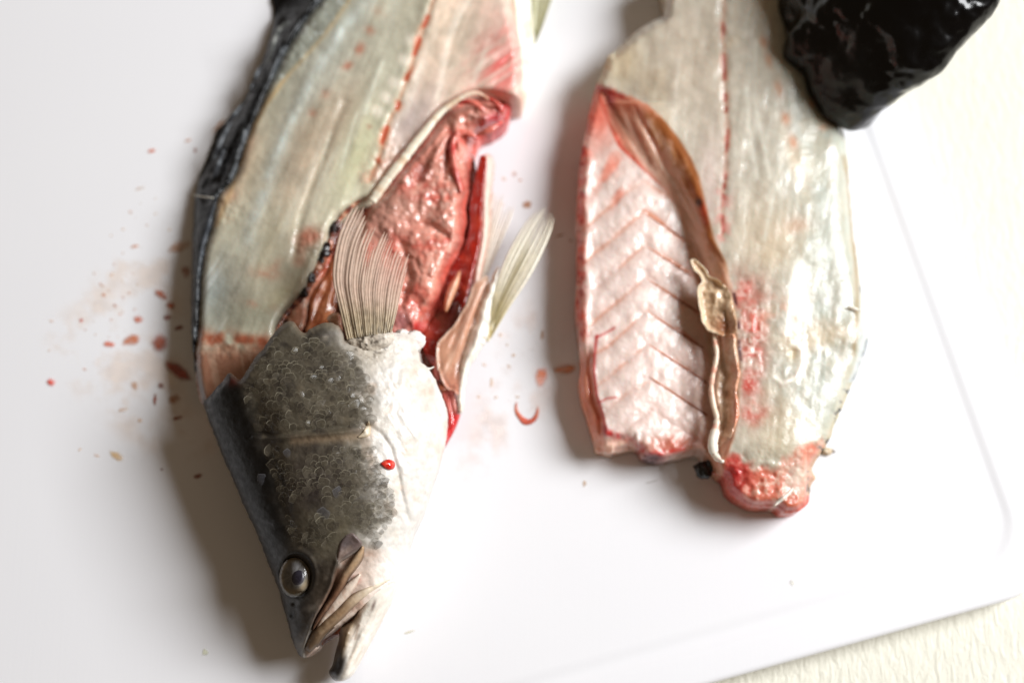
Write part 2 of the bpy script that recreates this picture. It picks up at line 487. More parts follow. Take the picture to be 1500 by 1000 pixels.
XL = [(-80, 470), (0, 470), (300, 330), (400, 290), (470, 281), (510, 283), (545, 286), (570, 290), (600, 300), (640, 315), (670, 327), (700, 340), (740, 357), (770, 371), (792, 380), (830, 395), (860, 407), (905, 420), (927, 425), (947, 432), (962, 442), (1000, 470)]
XR = [(400, 640), (470, 650), (531, 655), (577, 658), (632, 658), (685, 647), (710, 638), (745, 626), (782, 609), (820, 596), (857, 584), (890, 571), (925, 554), (962, 534), (985, 521), (1000, 509)]
TH = [(400, 44), (470, 45), (600, 48), (700, 45), (780, 40), (850, 34), (900, 27), (950, 17), (975, 11), (1000, 8)]
ZC = 23.0
def ZCY(y): return np.interp(y, [760, 960, 1000], [23.0, 16.0, 14.5])
EYE = (434, 842)

def head_raw(x, y):
    xl = interp(y, XL); xr = interp(y, XR); T = interp(y, TH)
    u = np.clip((x - xl) / (xr - xl), 0, 1)
    p = np.maximum(1 - np.abs(2 * u - 1) ** 2.3, 0) ** 0.62
    return xl, xr, T, u, p

CREASE = [(372, 640), (400, 643), (440, 637), (480, 634), (510, 631), (531, 626)]
CREASE2 = [(536, 622), (556, 634), (572, 655), (582, 690), (590, 730), (598, 762)]
ORB = [(494, 822), (489, 838), (484, 858), (474, 880), (462, 900), (452, 925), (443, 950)]
def head_top(x, y, d):
    xl, xr, T, u, p = head_raw(x, y)
    z = ZCY(y) + T / 2 * p
    # gill cover ridges, soft bumps
    dc, t = pdist(x, y, CREASE)
    side = np.where(y < interp(x, [(q[0], q[1]) for q in CREASE]), 1.0, -1.0)
    z = z + 0.9 * np.exp(-(dc / 5) ** 2) - 1.1 * np.exp(-((dc - 5) / 4) ** 2) * (side < 0) * 0.0 - 0.9 * np.exp(-(np.abs(dc - 6) / 4) ** 2) * (side > 0)
    d2, t2 = pdist(x, y, CREASE2)
    z = z - 0.8 * np.exp(-(d2 / 4) ** 2)
    # back ridge, then hollow between back and cheek
    z = z - 1.8 * np.exp(-((u - 0.22) / 0.05) ** 2) * ss(540, 600, y) * (1 - ss(740, 800, y))
    # eye socket
    e = np.hypot((x - EYE[0]) / 25.0, (y - EYE[1]) / 31.0)
    z = z + 0.6 * np.exp(-((e - 1.14) / 0.14) ** 2) - 3.0 * (1 - ss(0.75, 1.05, e))
    # cheek step above the upper jaw: the jaw tissue sits lower
    dj, tj = pdist(x, y, ORB)
    xo = np.interp(y, [q[1] for q in ORB], [q[0] for q in ORB])
    right = ss(0, 5, x - xo) * ss(790, 825, y)
    z = z - 2.6 * right * (1 - ss(25, 70, x - xo)) + 0.9 * np.exp(-(dj / 4) ** 2)
    # nostril pits
    z = z - 2.0 * blob(x, y, 429, 900, 4.5, 7, 15) - 1.2 * blob(x, y, 431, 883, 4, 4)
    # leathery texture
    wh = ss(0.55, 0.72, u)
    z = z + 0.16 * fbm(x, y, 20, 3, 5) + 0.3 * wh * np.abs(fbm(x, y, 22, 3, 8)) + 0.08 * fbm(x, y, 6, 2, 14) + 0.13 * wh * np.clip(streak(x, y, 60, 40, 8, 3, 15), -1, 1) * ss(500, 540, y)
    # rear cut edge curls down
    rear = ss(470, 520, 620 - y)
    z = z - 2.0 * np.exp(-(d / 5) ** 2) * (y < 600)
    return z

def head_bot(x, y, d, z):
    xl, xr, T, u, p = head_raw(x, y)
    b = ZCY(y) - T / 2 * p
    return np.maximum(np.minimum(b, z - 0.4), 0.4)

HEAD = [(298, 590), (302, 584), (312, 575), (320, 564), (327, 557), (332, 548), (338, 546), (344, 551), (352, 556), (362, 542), (375, 522), (388, 508), (398, 492), (407, 482), (417, 473), (428, 470),
        (436, 479), (446, 488), (455, 481), (468, 475), (478, 472), (488, 474), (497, 478), (504, 488), (508, 500), (530, 496), (552, 490), (572, 488), (585, 487), (600, 490), (610, 499),
        (612, 512), (615, 527), (627, 539), (636, 553), (645, 574), (653, 593), (655, 612), (653, 634), (646, 662), (640, 685), (630, 712), (620, 747), (605, 782), (592, 820), (584, 846),
        (566, 856), (550, 868), (536, 880), (520, 893), (500, 909), (485, 921), (468, 934), (463, 948), (455, 956), (446, 962), (440, 961), (432, 947), (425, 927), (420, 905), (413, 882),
        (407, 860), (395, 830), (380, 792), (371, 770), (357, 740), (340, 700), (327, 670), (315, 640), (303, 608)]

WHITEB = [(505, 500), (520, 528), (536, 560), (548, 590), (547, 615), (531, 640), (530, 668), (538, 700), (553, 728), (560, 750), (546, 772), (530, 790), (537, 800)]
def head_col(x, y, d, z):
    xl, xr, T, u, p = head_raw(x, y)
    c = flat(x, (112, 106, 92))
    xb = np.interp(y, [q[1] for q in WHITEB] + [830, 860, 900, 1000], [q[0] for q in WHITEB] + [520, 495, 470, 440])
    n1 = fbm(x, y, 26, 4, 21); n2 = fbm(x, y, 9, 3, 22); n3 = fbm(x, y, 4, 2, 23)
    # dark mottling
    c = mix(c, (62, 57, 52), ss(-0.1, 0.55, n1 + 0.4 * n2) * 0.75)
    c = mix(c, (142, 132, 112), ss(0.15, 0.8, n2 - 0.3 * n1) * 0.5)
    c = mix(c, (58, 48, 48), blob(x, y, 455, 705, 45, 42) * 0.65)
    c = mix(c, (150, 140, 118), blob(x, y, 525, 600, 30, 50) * 0.5)
    c = mix(c, (128, 122, 100), blob(x, y, 495, 770, 40, 34) * 0.6)
    # black back
    bk = 1 - ss(-6, 34, x - np.interp(y, [480, 560, 620, 700, 780, 830, 900, 960], [300, 335, 360, 388, 410, 410, 420, 436]) + 14 * n1)
    c = mix(c, (12, 11, 11), bk * 0.95)
    c = mix(c, (24, 25, 27), (1 - ss(0.0, 0.06, u)) * 0.8)
    # snout is dark brown
    c = mix(c, (48, 41, 36), ss(800, 850, y) * (1 - ss(0, 14, x - xb)) * 0.8)
    c = mix(c, (92, 80, 66), blob(x, y, 470, 862, 10, 45, 22) * 0.6)
    c = c * np.array([0.74, 0.72, 0.70])
    # white belly side
    w = ss(-42, 34, x - xb + 8 * n2 + 12 * n1)
    wc = flat(x, (220, 215, 208)); wc = mix(wc, (196, 186, 172), ss(0.1, 0.7, n1) * 0.45); wc = mix(wc, (214, 180, 156), ss(0.35, 0.9, fbm(x, y, 30, 3, 31)) * 0.4)
    c = c * (1 - w[:, None]) + wc * w[:, None]
    # pectoral root: speckled
    c = mix(c, (176, 164, 146), blob(x, y, 545, 515, 34, 26) * 0.7)
    c = mix(c, (70, 60, 50), blob(x, y, 545, 505, 32, 18) * ss(0.25, 0.6, n3 + 0.5 * n2) * 0.8)
    c = mix(c, (150, 135, 118), np.exp(-(pdist(x, y, [(560, 540), (600, 560), (640, 600)])[0] / 4) ** 2) * 0.0)
    # thin brown edge lines of the opercle
    c = mix(c, (142, 118, 92), line(x, y, [(430, 645), (480, 642), (522, 640)], 7) * 0.55)
    # jaw tissue
    jt = ss(795, 815, y) * ss(2, 8, x - np.interp(y, [q[1] for q in ORB], [q[0] for q in ORB]))
    jc = flat(x, (216, 196, 182)); jc = mix(jc, (168, 132, 112), ss(0.0, 0.7, n1) * 0.6)
    jc = mix(jc, (240, 232, 224), ss(0, 40, x - np.interp(y, [790, 830, 870, 900], [545, 530, 530, 520])) )
    c = c * (1 - jt[:, None]) + jc * jt[:, None]
    c = mix(c, (120, 84, 64), line(x, y, [(496, 835), (487, 862), (472, 890), (462, 912)], 4) * 0.8)
    c = mix(c, (205, 110, 95), blob(x, y, 522, 848, 7, 5, 30) * 0.4)
    # eyelid rim
    e = np.hypot((x - EYE[0]) / 25.0, (y - EYE[1]) / 31.0)
    c = mix(c, (30, 27, 26), np.exp(-((e - 1.05) / 0.09) ** 2) * 0.8)
    c = mix(c, (14, 12, 12), blob(x, y, 429, 900, 4, 6, 15))
    # torn rim near the tail side
    c = mix(c, (120, 104, 88), np.exp(-(d / 4) ** 2) * (y < 560) * (x < 512) * 0.6)
    c = mix(c, (70, 24, 18), blob(x, y, 338, 560, 12, 8) * 0.8)
    return np.clip(c, 3, 255)

head = sheet("head", HEAD, head_top, head_col, M_head, FISH, sp=1.7, bot=head_bot, step=2.5, rag=0.8, ragS=6, seed=2)

def surf(x, y, off=0.0):
    x = np.atleast_1d(np.asarray(x, float)); y = np.atleast_1d(np.asarray(y, float))
    return head_top(x, y, np.full(x.shape, 40.0)) + off

# ---- lower jaw
JAW = [(546, 850), (575, 815), (594, 813), (585, 845), (578, 864), (573, 880), (566, 893), (550, 926), (530, 963), (517, 986), (508, 994), (500, 997), (490, 996), (483, 988), (482, 982), (487, 973), (491, 955), (492, 951), (496, 937), (498, 922), (506, 914), (515, 908), (526, 893), (535, 880)]
def jaw_top(x, y, d):
    inf = 9.0 * np.sqrt(np.clip(1 - (1 - np.clip(d / 20, 0, 1)) ** 2, 0, 1))
    z = ZCY(y) - 4 + inf
    z = z + 1.3 * np.exp(-(pdist(x, y, [(514, 908), (505, 935), (498, 960), (488, 985)])[0] / 5) ** 2) + 0.3 * fbm(x, y, 14, 4, 41)
    z = z + 0.5 * streak(x, y, 117, 60, 7, 2, 42)
    hz = head_raw(x, y); hh = ZCY(y) + hz[2] / 2 * hz[4] - 1.2
    w = 1 - ss(858, 930, y)
    return z * (1 - w) + (hh + 0.0) * w
def jaw_bot(x, y, d, z):
    return ZCY(y) - 4 - 7.0 * np.sqrt(np.clip(1 - (1 - np.clip(d / 20, 0, 1)) ** 2, 0, 1))
def jaw_col(x, y, d, z):
    c = flat(x, (236, 228, 216))
    n = fbm(x, y, 12, 4, 43)
    c = mix(c, (205, 186, 166), ss(0.0, 0.7, streak(x, y, 117, 70, 8, 3, 44)) * 0.5)
    lip = line(x, y, [(520, 900), (510, 918), (502, 940), (496, 962), (488, 986)], 7.5, 1.6)
    c = mix(c, (126, 104, 78), lip * 0.85)
    c = mix(c, (30, 28, 28), blob(x, y, 491, 974, 15, 28, 12, 2) * (0.9 + 0.2 * n))
    c = mix(c, (60, 48, 40), line(x, y, [(499, 925), (497, 945), (491, 962)], 3) * 0.6)
    c = mix(c, (110, 90, 84), blob(x, y, 547, 886, 2.2, 8, 20) * 0.8)
    c = mix(c, (150, 128, 110), line(x, y, [(526, 915), (520, 935)], 2.0) * 0.7)
    return c
sheet("lower_jaw", JAW, jaw_top, jaw_col, M_head, FISH, sp=1.7, bot=jaw_bot, step=2.5)

def mouth_col(x, y, d, z):
    c = flat(x, (196, 98, 58)); c = mix(c, (120, 70, 48), ss(500, 470, x) if False else 1 - ss(478, 505, x)); return mix(c, (225, 140, 95), ss(0.2, 0.7, fbm(x, y, 8, 3, 51)) * 0.5)
sheet("mouth_lining", [(463, 949), (461, 938), (480, 912), (510, 890), (540, 870), (552, 880), (528, 905), (510, 922), (500, 928), (488, 934), (474, 943)], lambda x, y, d: 10.5 + 5.0 * ss(940, 885, y) + 1.5 * ss(0, 6, d) + 0.3 * fbm(x, y, 8, 3, 52),
      mouth_col, M_gut, FISH, sp=1.8, bot=lambda x, y, d, z: z - 2.0)

# ---- upper lip and jaw bones
def cvar(a, b, s=7, seed=60):
    return lambda x, y, t: flat(x, a) * 0 + mix(flat(x, a), b, ss(-0.3, 0.6, fbm(x, y, s, 3, seed)))
lipc = lambda x, y, t: mix(mix(mix(flat(x, (196, 176, 150)), (128, 104, 78), ss(0.25, 0.6, t)), (92, 76, 58), ss(0.7, 0.95, t)), (70, 58, 44), ss(0.2, 0.8, fbm(x, y, 8, 3, 61)) * 0.4)
def hsmooth(x, y):
    q = head_raw(np.asarray(x, float), np.asarray(y, float)); return ZCY(y) + q[2] / 2 * q[4]
def band(name, pts, rad, off, bulge, colf, mat, parent, sp=1.3, drop=3.0):
    """rounded strip lying on the head"""
    P = catmull(np.column_stack([np.asarray(pts, float), np.asarray(rad, float)]), 4.0)
    T = np.gradient(P[:, :2], axis=0); T /= np.linalg.norm(T, axis=1)[:, None]; N = np.stack([-T[:, 1], T[:, 0]], 1)
    poly = np.concatenate([P[:, :2] + N * P[:, 2:], (P[:, :2] - N * P[:, 2:])[::-1]])
    wid = lambda x, y: np.maximum(np.interp(pdist(x, y, P[:, :2])[1], np.linspace(0, 1, len(P)), P[:, 2]), 0.6)
    def tp(x, y, d):
        k = np.clip(d / wid(x, y), 0, 1); return hsmooth(x, y) + off + bulge * np.sqrt(np.clip(1 - (1 - k) ** 2, 0, 1)) + 0.12 * fbm(x, y, 9, 3, 65)
    return sheet(name, poly, tp, lambda x, y, d, z: colf(x, y, pdist(x, y, P[:, :2])[1], np.clip(d / wid(x, y), 0, 1)), mat, parent, sp=sp, bot=lambda x, y, d, z: z - drop, closed_spline=False)
def lip_col(x, y, t, k):
    c = mix(flat(x, (214, 198, 176)), (146, 118, 90), ss(0.2, 0.55, t)); c = mix(c, (104, 84, 64), ss(0.6, 0.95, t)); c = mix(c, (84, 66, 50), (1 - ss(0.0, 0.55, k)) * 0.5)
    return mix(c, (196, 172, 142), ss(0.1, 0.8, fbm(x, y, 10, 3, 61)) * 0.4)
band("upper_lip", [(572, 848), (552, 858), (532, 869), (515, 881), (500, 896), (484, 910), (469, 924), (457, 941), (449, 953)], [1.5, 5, 8, 9, 9, 9, 9, 9, 5], -2.6, 3.2, lip_col, M_head, FISH)
band("jaw_bone", [(532, 799), (527, 812), (518, 826), (506, 842), (497, 860), (486, 878), (474, 894), (464, 910), (458, 922)], [2.5, 6.5, 7, 6.5, 6, 5, 4.2, 3.4, 1.5], -1.2, 2.2,
     lambda x, y, t, k: mix(mix(mix(flat(x, (168, 140, 110)), (104, 72, 54), ss(0.2, 0.6, t)), (62, 44, 34), (1 - ss(0, 0.6, k)) * 0.5), (200, 176, 150), ss(0.1, 0.8, fbm(x, y, 9, 3, 62)) * 0.3), M_head, FISH)
band("jaw_skin_fold", [(528, 840), (514, 858), (500, 876), (486, 893), (473, 908), (462, 926)], [2, 8, 9, 7.5, 5, 2], -2.4, 2.0,
     lambda x, y, t, k: mix(mix(flat(x, (224, 206, 190)), (178, 142, 120), ss(0.0, 0.8, fbm(x, y, 9, 3, 63)) * 0.5), (130, 92, 74), (1 - ss(0, 0.5, k)) * 0.4), M_head, FISH)
def plate_col(x, y, d, z):
    c = flat(x, (104, 88, 84)); c = mix(c, (74, 66, 66), blob(x, y, 507, 795, 10, 14) * 0.7); c = mix(c, (165, 145, 132), line(x, y, [(496, 826), (500, 812), (512, 803)], 5) * 0.6)
    return mix(c, (190, 180, 166), np.exp(-(d / 2.2) ** 2) * 0.55)
sheet("jaw_plate", [(503, 784), (510, 779), (518, 778), (526, 785), (533, 794), (529, 802), (519, 809), (508, 816), (497, 823), (492, 830), (490, 822), (493, 806), (496, 793)],
      lambda x, y, d: hsmooth(x, y) - 0.6 + 1.3 * ss(0, 5, d) - 0.5 * ss(5, 12, d) + 0.15 * fbm(x, y, 8, 3, 64), plate_col, M_head, FISH, sp=1.4, bot=lambda x, y, d, z: z - 2.2)
# small spine flap of the gill cover
sheet("gill_spine", [(524, 640), (531, 633), (537, 622), (540, 616), (543, 628), (541, 638), (533, 640)], lambda x, y, d: surf(x, y, 0.35) + 0.4 * ss(0, 4, d),
      lambda x, y, d, z: mix(flat(x, (198, 178, 150)), (226, 214, 194), ss(0, 4, d)), M_head, FISH, sp=1.2, bot=lambda x, y, d, z: z - 1.6)
tube("gill_barb", [(618, 534), (627, 540), (636, 537)], [2.2, 1.6, 0.6], lambda x, y, t: 31 + 0 * x, cvar((236, 226, 210), (250, 245, 236)), M_bone, FISH, sides=8)

# ---- eye
def disc_dome(name, cx, cy, zc, rx, ry, h, ang, colf, mat, parent, n=40, rings=12, sink=0.0):
    c = U(cx, cy, zc); V = [c + np.array([0, 0, h * 0.001])]; K = [(0.0, 0.0)]
    ca, sa = math.cos(math.radians(ang)), math.sin(math.radians(ang))
    # local frame leans with the head side
    for j in range(1, rings + 1):
        r = j / rings
        for i in range(n):
            a = 2 * math.pi * i / n
            lx, ly = rx * r * math.cos(a), ry * r * math.sin(a)
            V.append(c + np.array([(lx * ca - ly * sa), (lx * sa + ly * ca), h * math.sqrt(max(1 - r * r, 0)) - sink * (r == 1)]) * 0.001); K.append((r, a))
    F = [(0, 1 + i, 1 + (i + 1) % n) for i in range(n)]
    for j in range(rings - 1):
        for i in range(n):
            a = 1 + j * n; F.append((a + i, a + n + i, a + n + (i + 1) % n, a + (i + 1) % n))
    V = np.array(V); K = np.array(K)
    # lean outwards (the eye looks up and a little to the back of the fish)
    ax = math.radians(-6); q = V - c
    V = c + np.stack([q[:, 0] * math.cos(ax) + q[:, 2] * math.sin(ax), q[:, 1], -q[:, 0] * math.sin(ax) + q[:, 2] * math.cos(ax)], 1)
    return build(name, V, F, None if colf is None else colf(K), mat, parent)
ez = float(surf(*EYE)[0]) + 1.9
def iris_col(K):
    r, a = K[:, 0], K[:, 1]
    c = flat(r, (172, 166, 154)); c = mix(c, (190, 166, 130), ss(0.62, 0.78, r) * (1 - ss(0.88, 0.98, r)) * 0.7)
    c = mix(c, (134, 134, 138), (1 - ss(0.5, 0.72, r)) * 0.8); c = mix(c, (70, 68, 62), ss(0.93, 1.0, r))
    return mix(c, (84, 80, 72), ss(-0.2, 0.7, fbm(np.cos(a) * 3, np.sin(a) * 3, 1.0, 3, 71)) * 0.4)
eye = disc_dome("eye", EYE[0], EYE[1], ez - 0.6, 5.9, 7.4, 3.2, -8, iris_col, M_eye, FISH)
disc_dome("pupil", EYE[0] + 1, EYE[1] + 2, ez + 1.75, 2.9, 3.3, 1.05, 0, lambda K: mix(flat(K[:, 0], (40, 37, 50)), (104, 100, 104), ss(0.6, 1.0, K[:, 0])), M_eye, eye, n=28, rings=6)
disc_dome("cornea", EYE[0], EYE[1], ez - 0.5, 6.0, 7.5, 4.3, -8, None, M_cornea, eye)

# ---- scales on the gill cover and cheek, each one overlapping towards the tail
def scale_mesh(name, mat, r=1.75, dome=0.14, cen=(84, 77, 65, 0.22), rim=(186, 178, 156, 0.95)):
    n = 10; V = [(0, 0, dome)]; C = [cen]; jr = rng.uniform(0.78, 1.2, n); asp = rng.uniform(0.8, 1.15)
    for q, zz in ((0.55, 0.8), (0.84, 0.45), (1.0, 0.0)):
        for i in range(n):
            a = 2 * math.pi * i / n + math.pi / 2; f = max(0.0, math.sin(a))
            V.append((r * q * jr[i] * math.cos(a), r * q * jr[i] * asp * math.sin(a), dome * zz + (0.22 * f * f if q == 1.0 else 0.0)))
            C.append(cen if q < 1 else (rim[0], rim[1], rim[2], cen[3] + (rim[3] - cen[3]) * f ** 1.6))
    F = [(0, 1 + i, 1 + (i + 1) % n) for i in range(n)]
    for k in range(2):
        F += [(1 + k * n + i, 1 + (k + 1) * n + i, 1 + (k + 1) * n + (i + 1) % n, 1 + k * n + (i + 1) % n) for i in range(n)]
    me = bpy.data.meshes.new(name); me.from_pydata([tuple(c * 0.001 for c in v) for v in V], [], F)
    C = np.array(C, float); A = np.ones((len(V), 4), np.float32); A[:, :3] = lin(C[:, :3]); A[:, 3] = C[:, 3]
    me.attributes.new("Col", 'FLOAT_COLOR', 'POINT').data.foreach_set("color", A.ravel())
    me.polygons.foreach_set("use_smooth", np.ones(len(me.polygons), bool)); me.materials.append(mat)
    return me
def in_zone(x, y):
    xb = np.interp(y, [q[1] for q in WHITEB], [q[0] for q in WHITEB])
    a = (y > 498) & (y < 628) & (x < xb + 4) & (x > np.interp(y, [498, 560, 628], [402, 352, 372]))
    b = (y > 655) & (y < 800) & (x < xb + 22) & (x > np.interp(y, [655, 720, 800], [388, 405, 432]))
    f = np.hypot((x - EYE[0]) / 34, (y - EYE[1]) / 42) > 1 and (vnoise(np.array(x / 22.0), np.array(y / 22.0), 77) > 0.22)
    p = np.hypot((x - 512) / 26, (y - 805) / 34) > 1
    return a * 1 + b * 2 if (f and p) else 0
sc_me = scale_mesh("scale", M_scale)
SCV = [scale_mesh("scale", M_scale) for k in range(5)] + [scale_mesh("scale", M_scale, cen=(56, 49, 43, 0.30), rim=(130, 122, 104, 0.7)) for k in range(2)] + [scale_mesh("scale", M_scale, cen=(118, 110, 92, 0.26), rim=(190, 184, 166, 0.85)) for k in range(2)]
cands = []
row = 0
yy = 500.0
while yy < 802:
    xx = 350.0 + (row % 2) * 5.0
    while xx < 590:
        x = xx + rng.normal(0, 1.3); y = yy + rng.normal(0, 1.3)
        if in_zone(x, y): cands.append((x, y))
        xx += 9.4
    yy += 6.6; row += 1
rng.shuffle(cands)
def scale_xf(x, y, k=1.0):
    e = 4.0
    z = surf(x, y)[0]
    p0 = U(x, y, z); px = U(x + e, y, surf(x + e, y)[0]) - U(x - e, y, surf(x - e, y)[0]); py = U(x, y - e, surf(x, y - e)[0]) - U(x, y + e, surf(x, y + e)[0])
    n = np.cross(px, py); n /= np.linalg.norm(n)
    up = py / np.linalg.norm(py)
    a = rng.normal(0, 0.45); rt = np.cross(up, n); rt /= np.linalg.norm(rt)
    up2 = up * math.cos(a) + rt * math.sin(a)
    tl = math.radians(4 + abs(rng.normal(0, 8)))       # free edge lifted
    up3 = up2 * math.cos(tl) + n * math.sin(tl); rt3 = np.cross(up3, n); rt3 /= np.linalg.norm(rt3); n3 = np.cross(rt3, up3)
    s = k * rng.uniform(0.6, 1.2)
    if rng.random() < 0.2:
        g = math.radians(rng.uniform(10, 30)); rx_ = np.array([1.0, 0, 0])
        n3 = n3 + rx_ * math.tan(g); n3 /= np.linalg.norm(n3); rt3 = np.cross(up3, n3); rt3 /= np.linalg.norm(rt3); up3 = np.cross(n3, rt3)
    Mx = Matrix(((rt3[0] * s, up3[0] * s, n3[0] * s, p0[0] + n[0] * 0.00012), (rt3[1] * s, up3[1] * s, n3[1] * s, p0[1] + n[1] * 0.00012), (rt3[2] * s, up3[2] * s, n3[2] * s, p0[2] + n[2] * 0.00012), (0, 0, 0, 1)))
    return Mx
SVs = []; SFs = []; SCs = []
for i, (x, y) in enumerate(cands):
    Mx = scale_xf(float(x), float(y))
    if i < 290:
        o = link("scale", SCV[i % 9], None, FISH)
        o.matrix_parent_inverse = Matrix.Identity(4)
        o.matrix_local = Matrix.Translation(-Vector(WORLDLOC["fish"])) @ Mx
    else:
        b = len(SVs)
        SCs += [(sc_me.attributes['Col'].data[q].color[3]) for q in range(len(sc_me.vertices))]
        SVs += [tuple(Mx @ v.co) for v in sc_me.vertices]; SFs += [tuple(b + k for k in p.vertices) for p in sc_me.polygons]
if SVs:
    o = build("scale_cover", np.array(SVs), SFs, np.column_stack([flat(np.array(SCs), (112, 104, 90)), np.array(SCs)]), M_scale, FISH); tag(o, kind="stuff")
sc2 = scale_mesh("loose_scale", M_scale2, 1.9, 0.3, cen=(92, 92, 98, 0.26), rim=(140, 140, 146, 0.5))
for (x, y) in [(422, 664), (384, 702), (496, 722), (474, 752)]:
    o = link("loose_scale", sc2, None, FISH); o.matrix_parent_inverse = Matrix.Identity(4)
    o.matrix_local = Matrix.Translation(-Vector(WORLDLOC["fish"])) @ scale_xf(x, y, 1.15)

# ---- body: cut surface of the flesh
FLESH = [(296, 592), (289, 568), (284, 520), (288, 470), (291, 405), (297, 362), (307, 332), (312, 303), (318, 285), (336, 264), (345, 247), (359, 200), (380, 150), (398, 110), (415, 75), (432, 47), (450, 20), (470, -5), (495, -60),
         (746, -60), (748, 0), (757, 37), (764, 75), (766, 120), (765, 146), (748, 148), (726, 141), (702, 139), (670, 149), (642, 170), (614, 207), (582, 243), (548, 292), (526, 300), (500, 318), (488, 336), (479, 365), (460, 404), (448, 428), (424, 454), (408, 482), (410, 530), (380, 580), (330, 620)]
SPINE = [(640, -20), (634, 3), (622, 38), (612, 66), (603, 94), (593, 124), (583, 155), (570, 176), (563, 200), (556, 232), (541, 264)]
FEDGE = [(300, 590), (284, 520), (288, 470), (291, 405), (297, 362), (310, 320), (318, 285), (336, 264), (345, 247), (359, 200), (380, 150), (415, 75), (450, 20), (470, -5), (495, -60)]
STREAK1 = [(540, -5), (520, 22), (502, 42), (486, 68), (468, 98), (450, 132), (432, 165), (415, 200), (402, 236), (390, 275), (372, 325), (362, 352)]
def flesh_top(x, y, d):
    fe, t = pdist(x, y, FEDGE)
    z = 17 + 5.5 * ss(0, 90, fe) - 1.5 * ss(120, 330, fe)
    ds, ts = pdist(x, y, SPINE)
    z = z + 1.2 * np.exp(-(ds / 14) ** 2) - 0.8 * np.exp(-(ds / 6) ** 2)
    z = z + 0.3 * fbm(x, y, 14, 2, 90) * np.exp(-(ds / 11) ** 2)
    z = z + 0.25 * line(x, y, STREAK1, 9) + 0.3 * line(x, y, [(560, 92), (546, 130), (524, 195), (508, 262), (498, 300)], 8)
    z = z - 0.7 * line(x, y, [(505, 150), (470, 235), (440, 320), (430, 380)], 6) + 0.8 * blob(x, y, 528, 220, 22, 60, 20)
    z = z + 0.12 * streak(x, y, 113, 120, 16, 2, 81) + 0.05 * streak(x, y, 113, 30, 5, 2, 82) + 0.35 * fbm(x, y, 40, 3, 83)
    z = z + 0.5 * fbm(x, y, 9, 3, 84) * (blob(x, y, 440, 45, 30, 60, 30) + blob(x, y, 330, 300, 30, 25) + blob(x, y, 330, 510, 60, 18) + blob(x, y, 460, 360, 30, 28) + blob(x, y, 570, 240, 25, 40))
    # fin ray muscles near the vent
    z = z + 0.5 * streak(x, y, -35, 60, 6, 2, 85) * blob(x, y, 728, 105, 40, 45)
    z = z - 4.5 * np.exp(-(d / 7) ** 2)
    z = z + 3 * ss(470, 560, y)
    return z
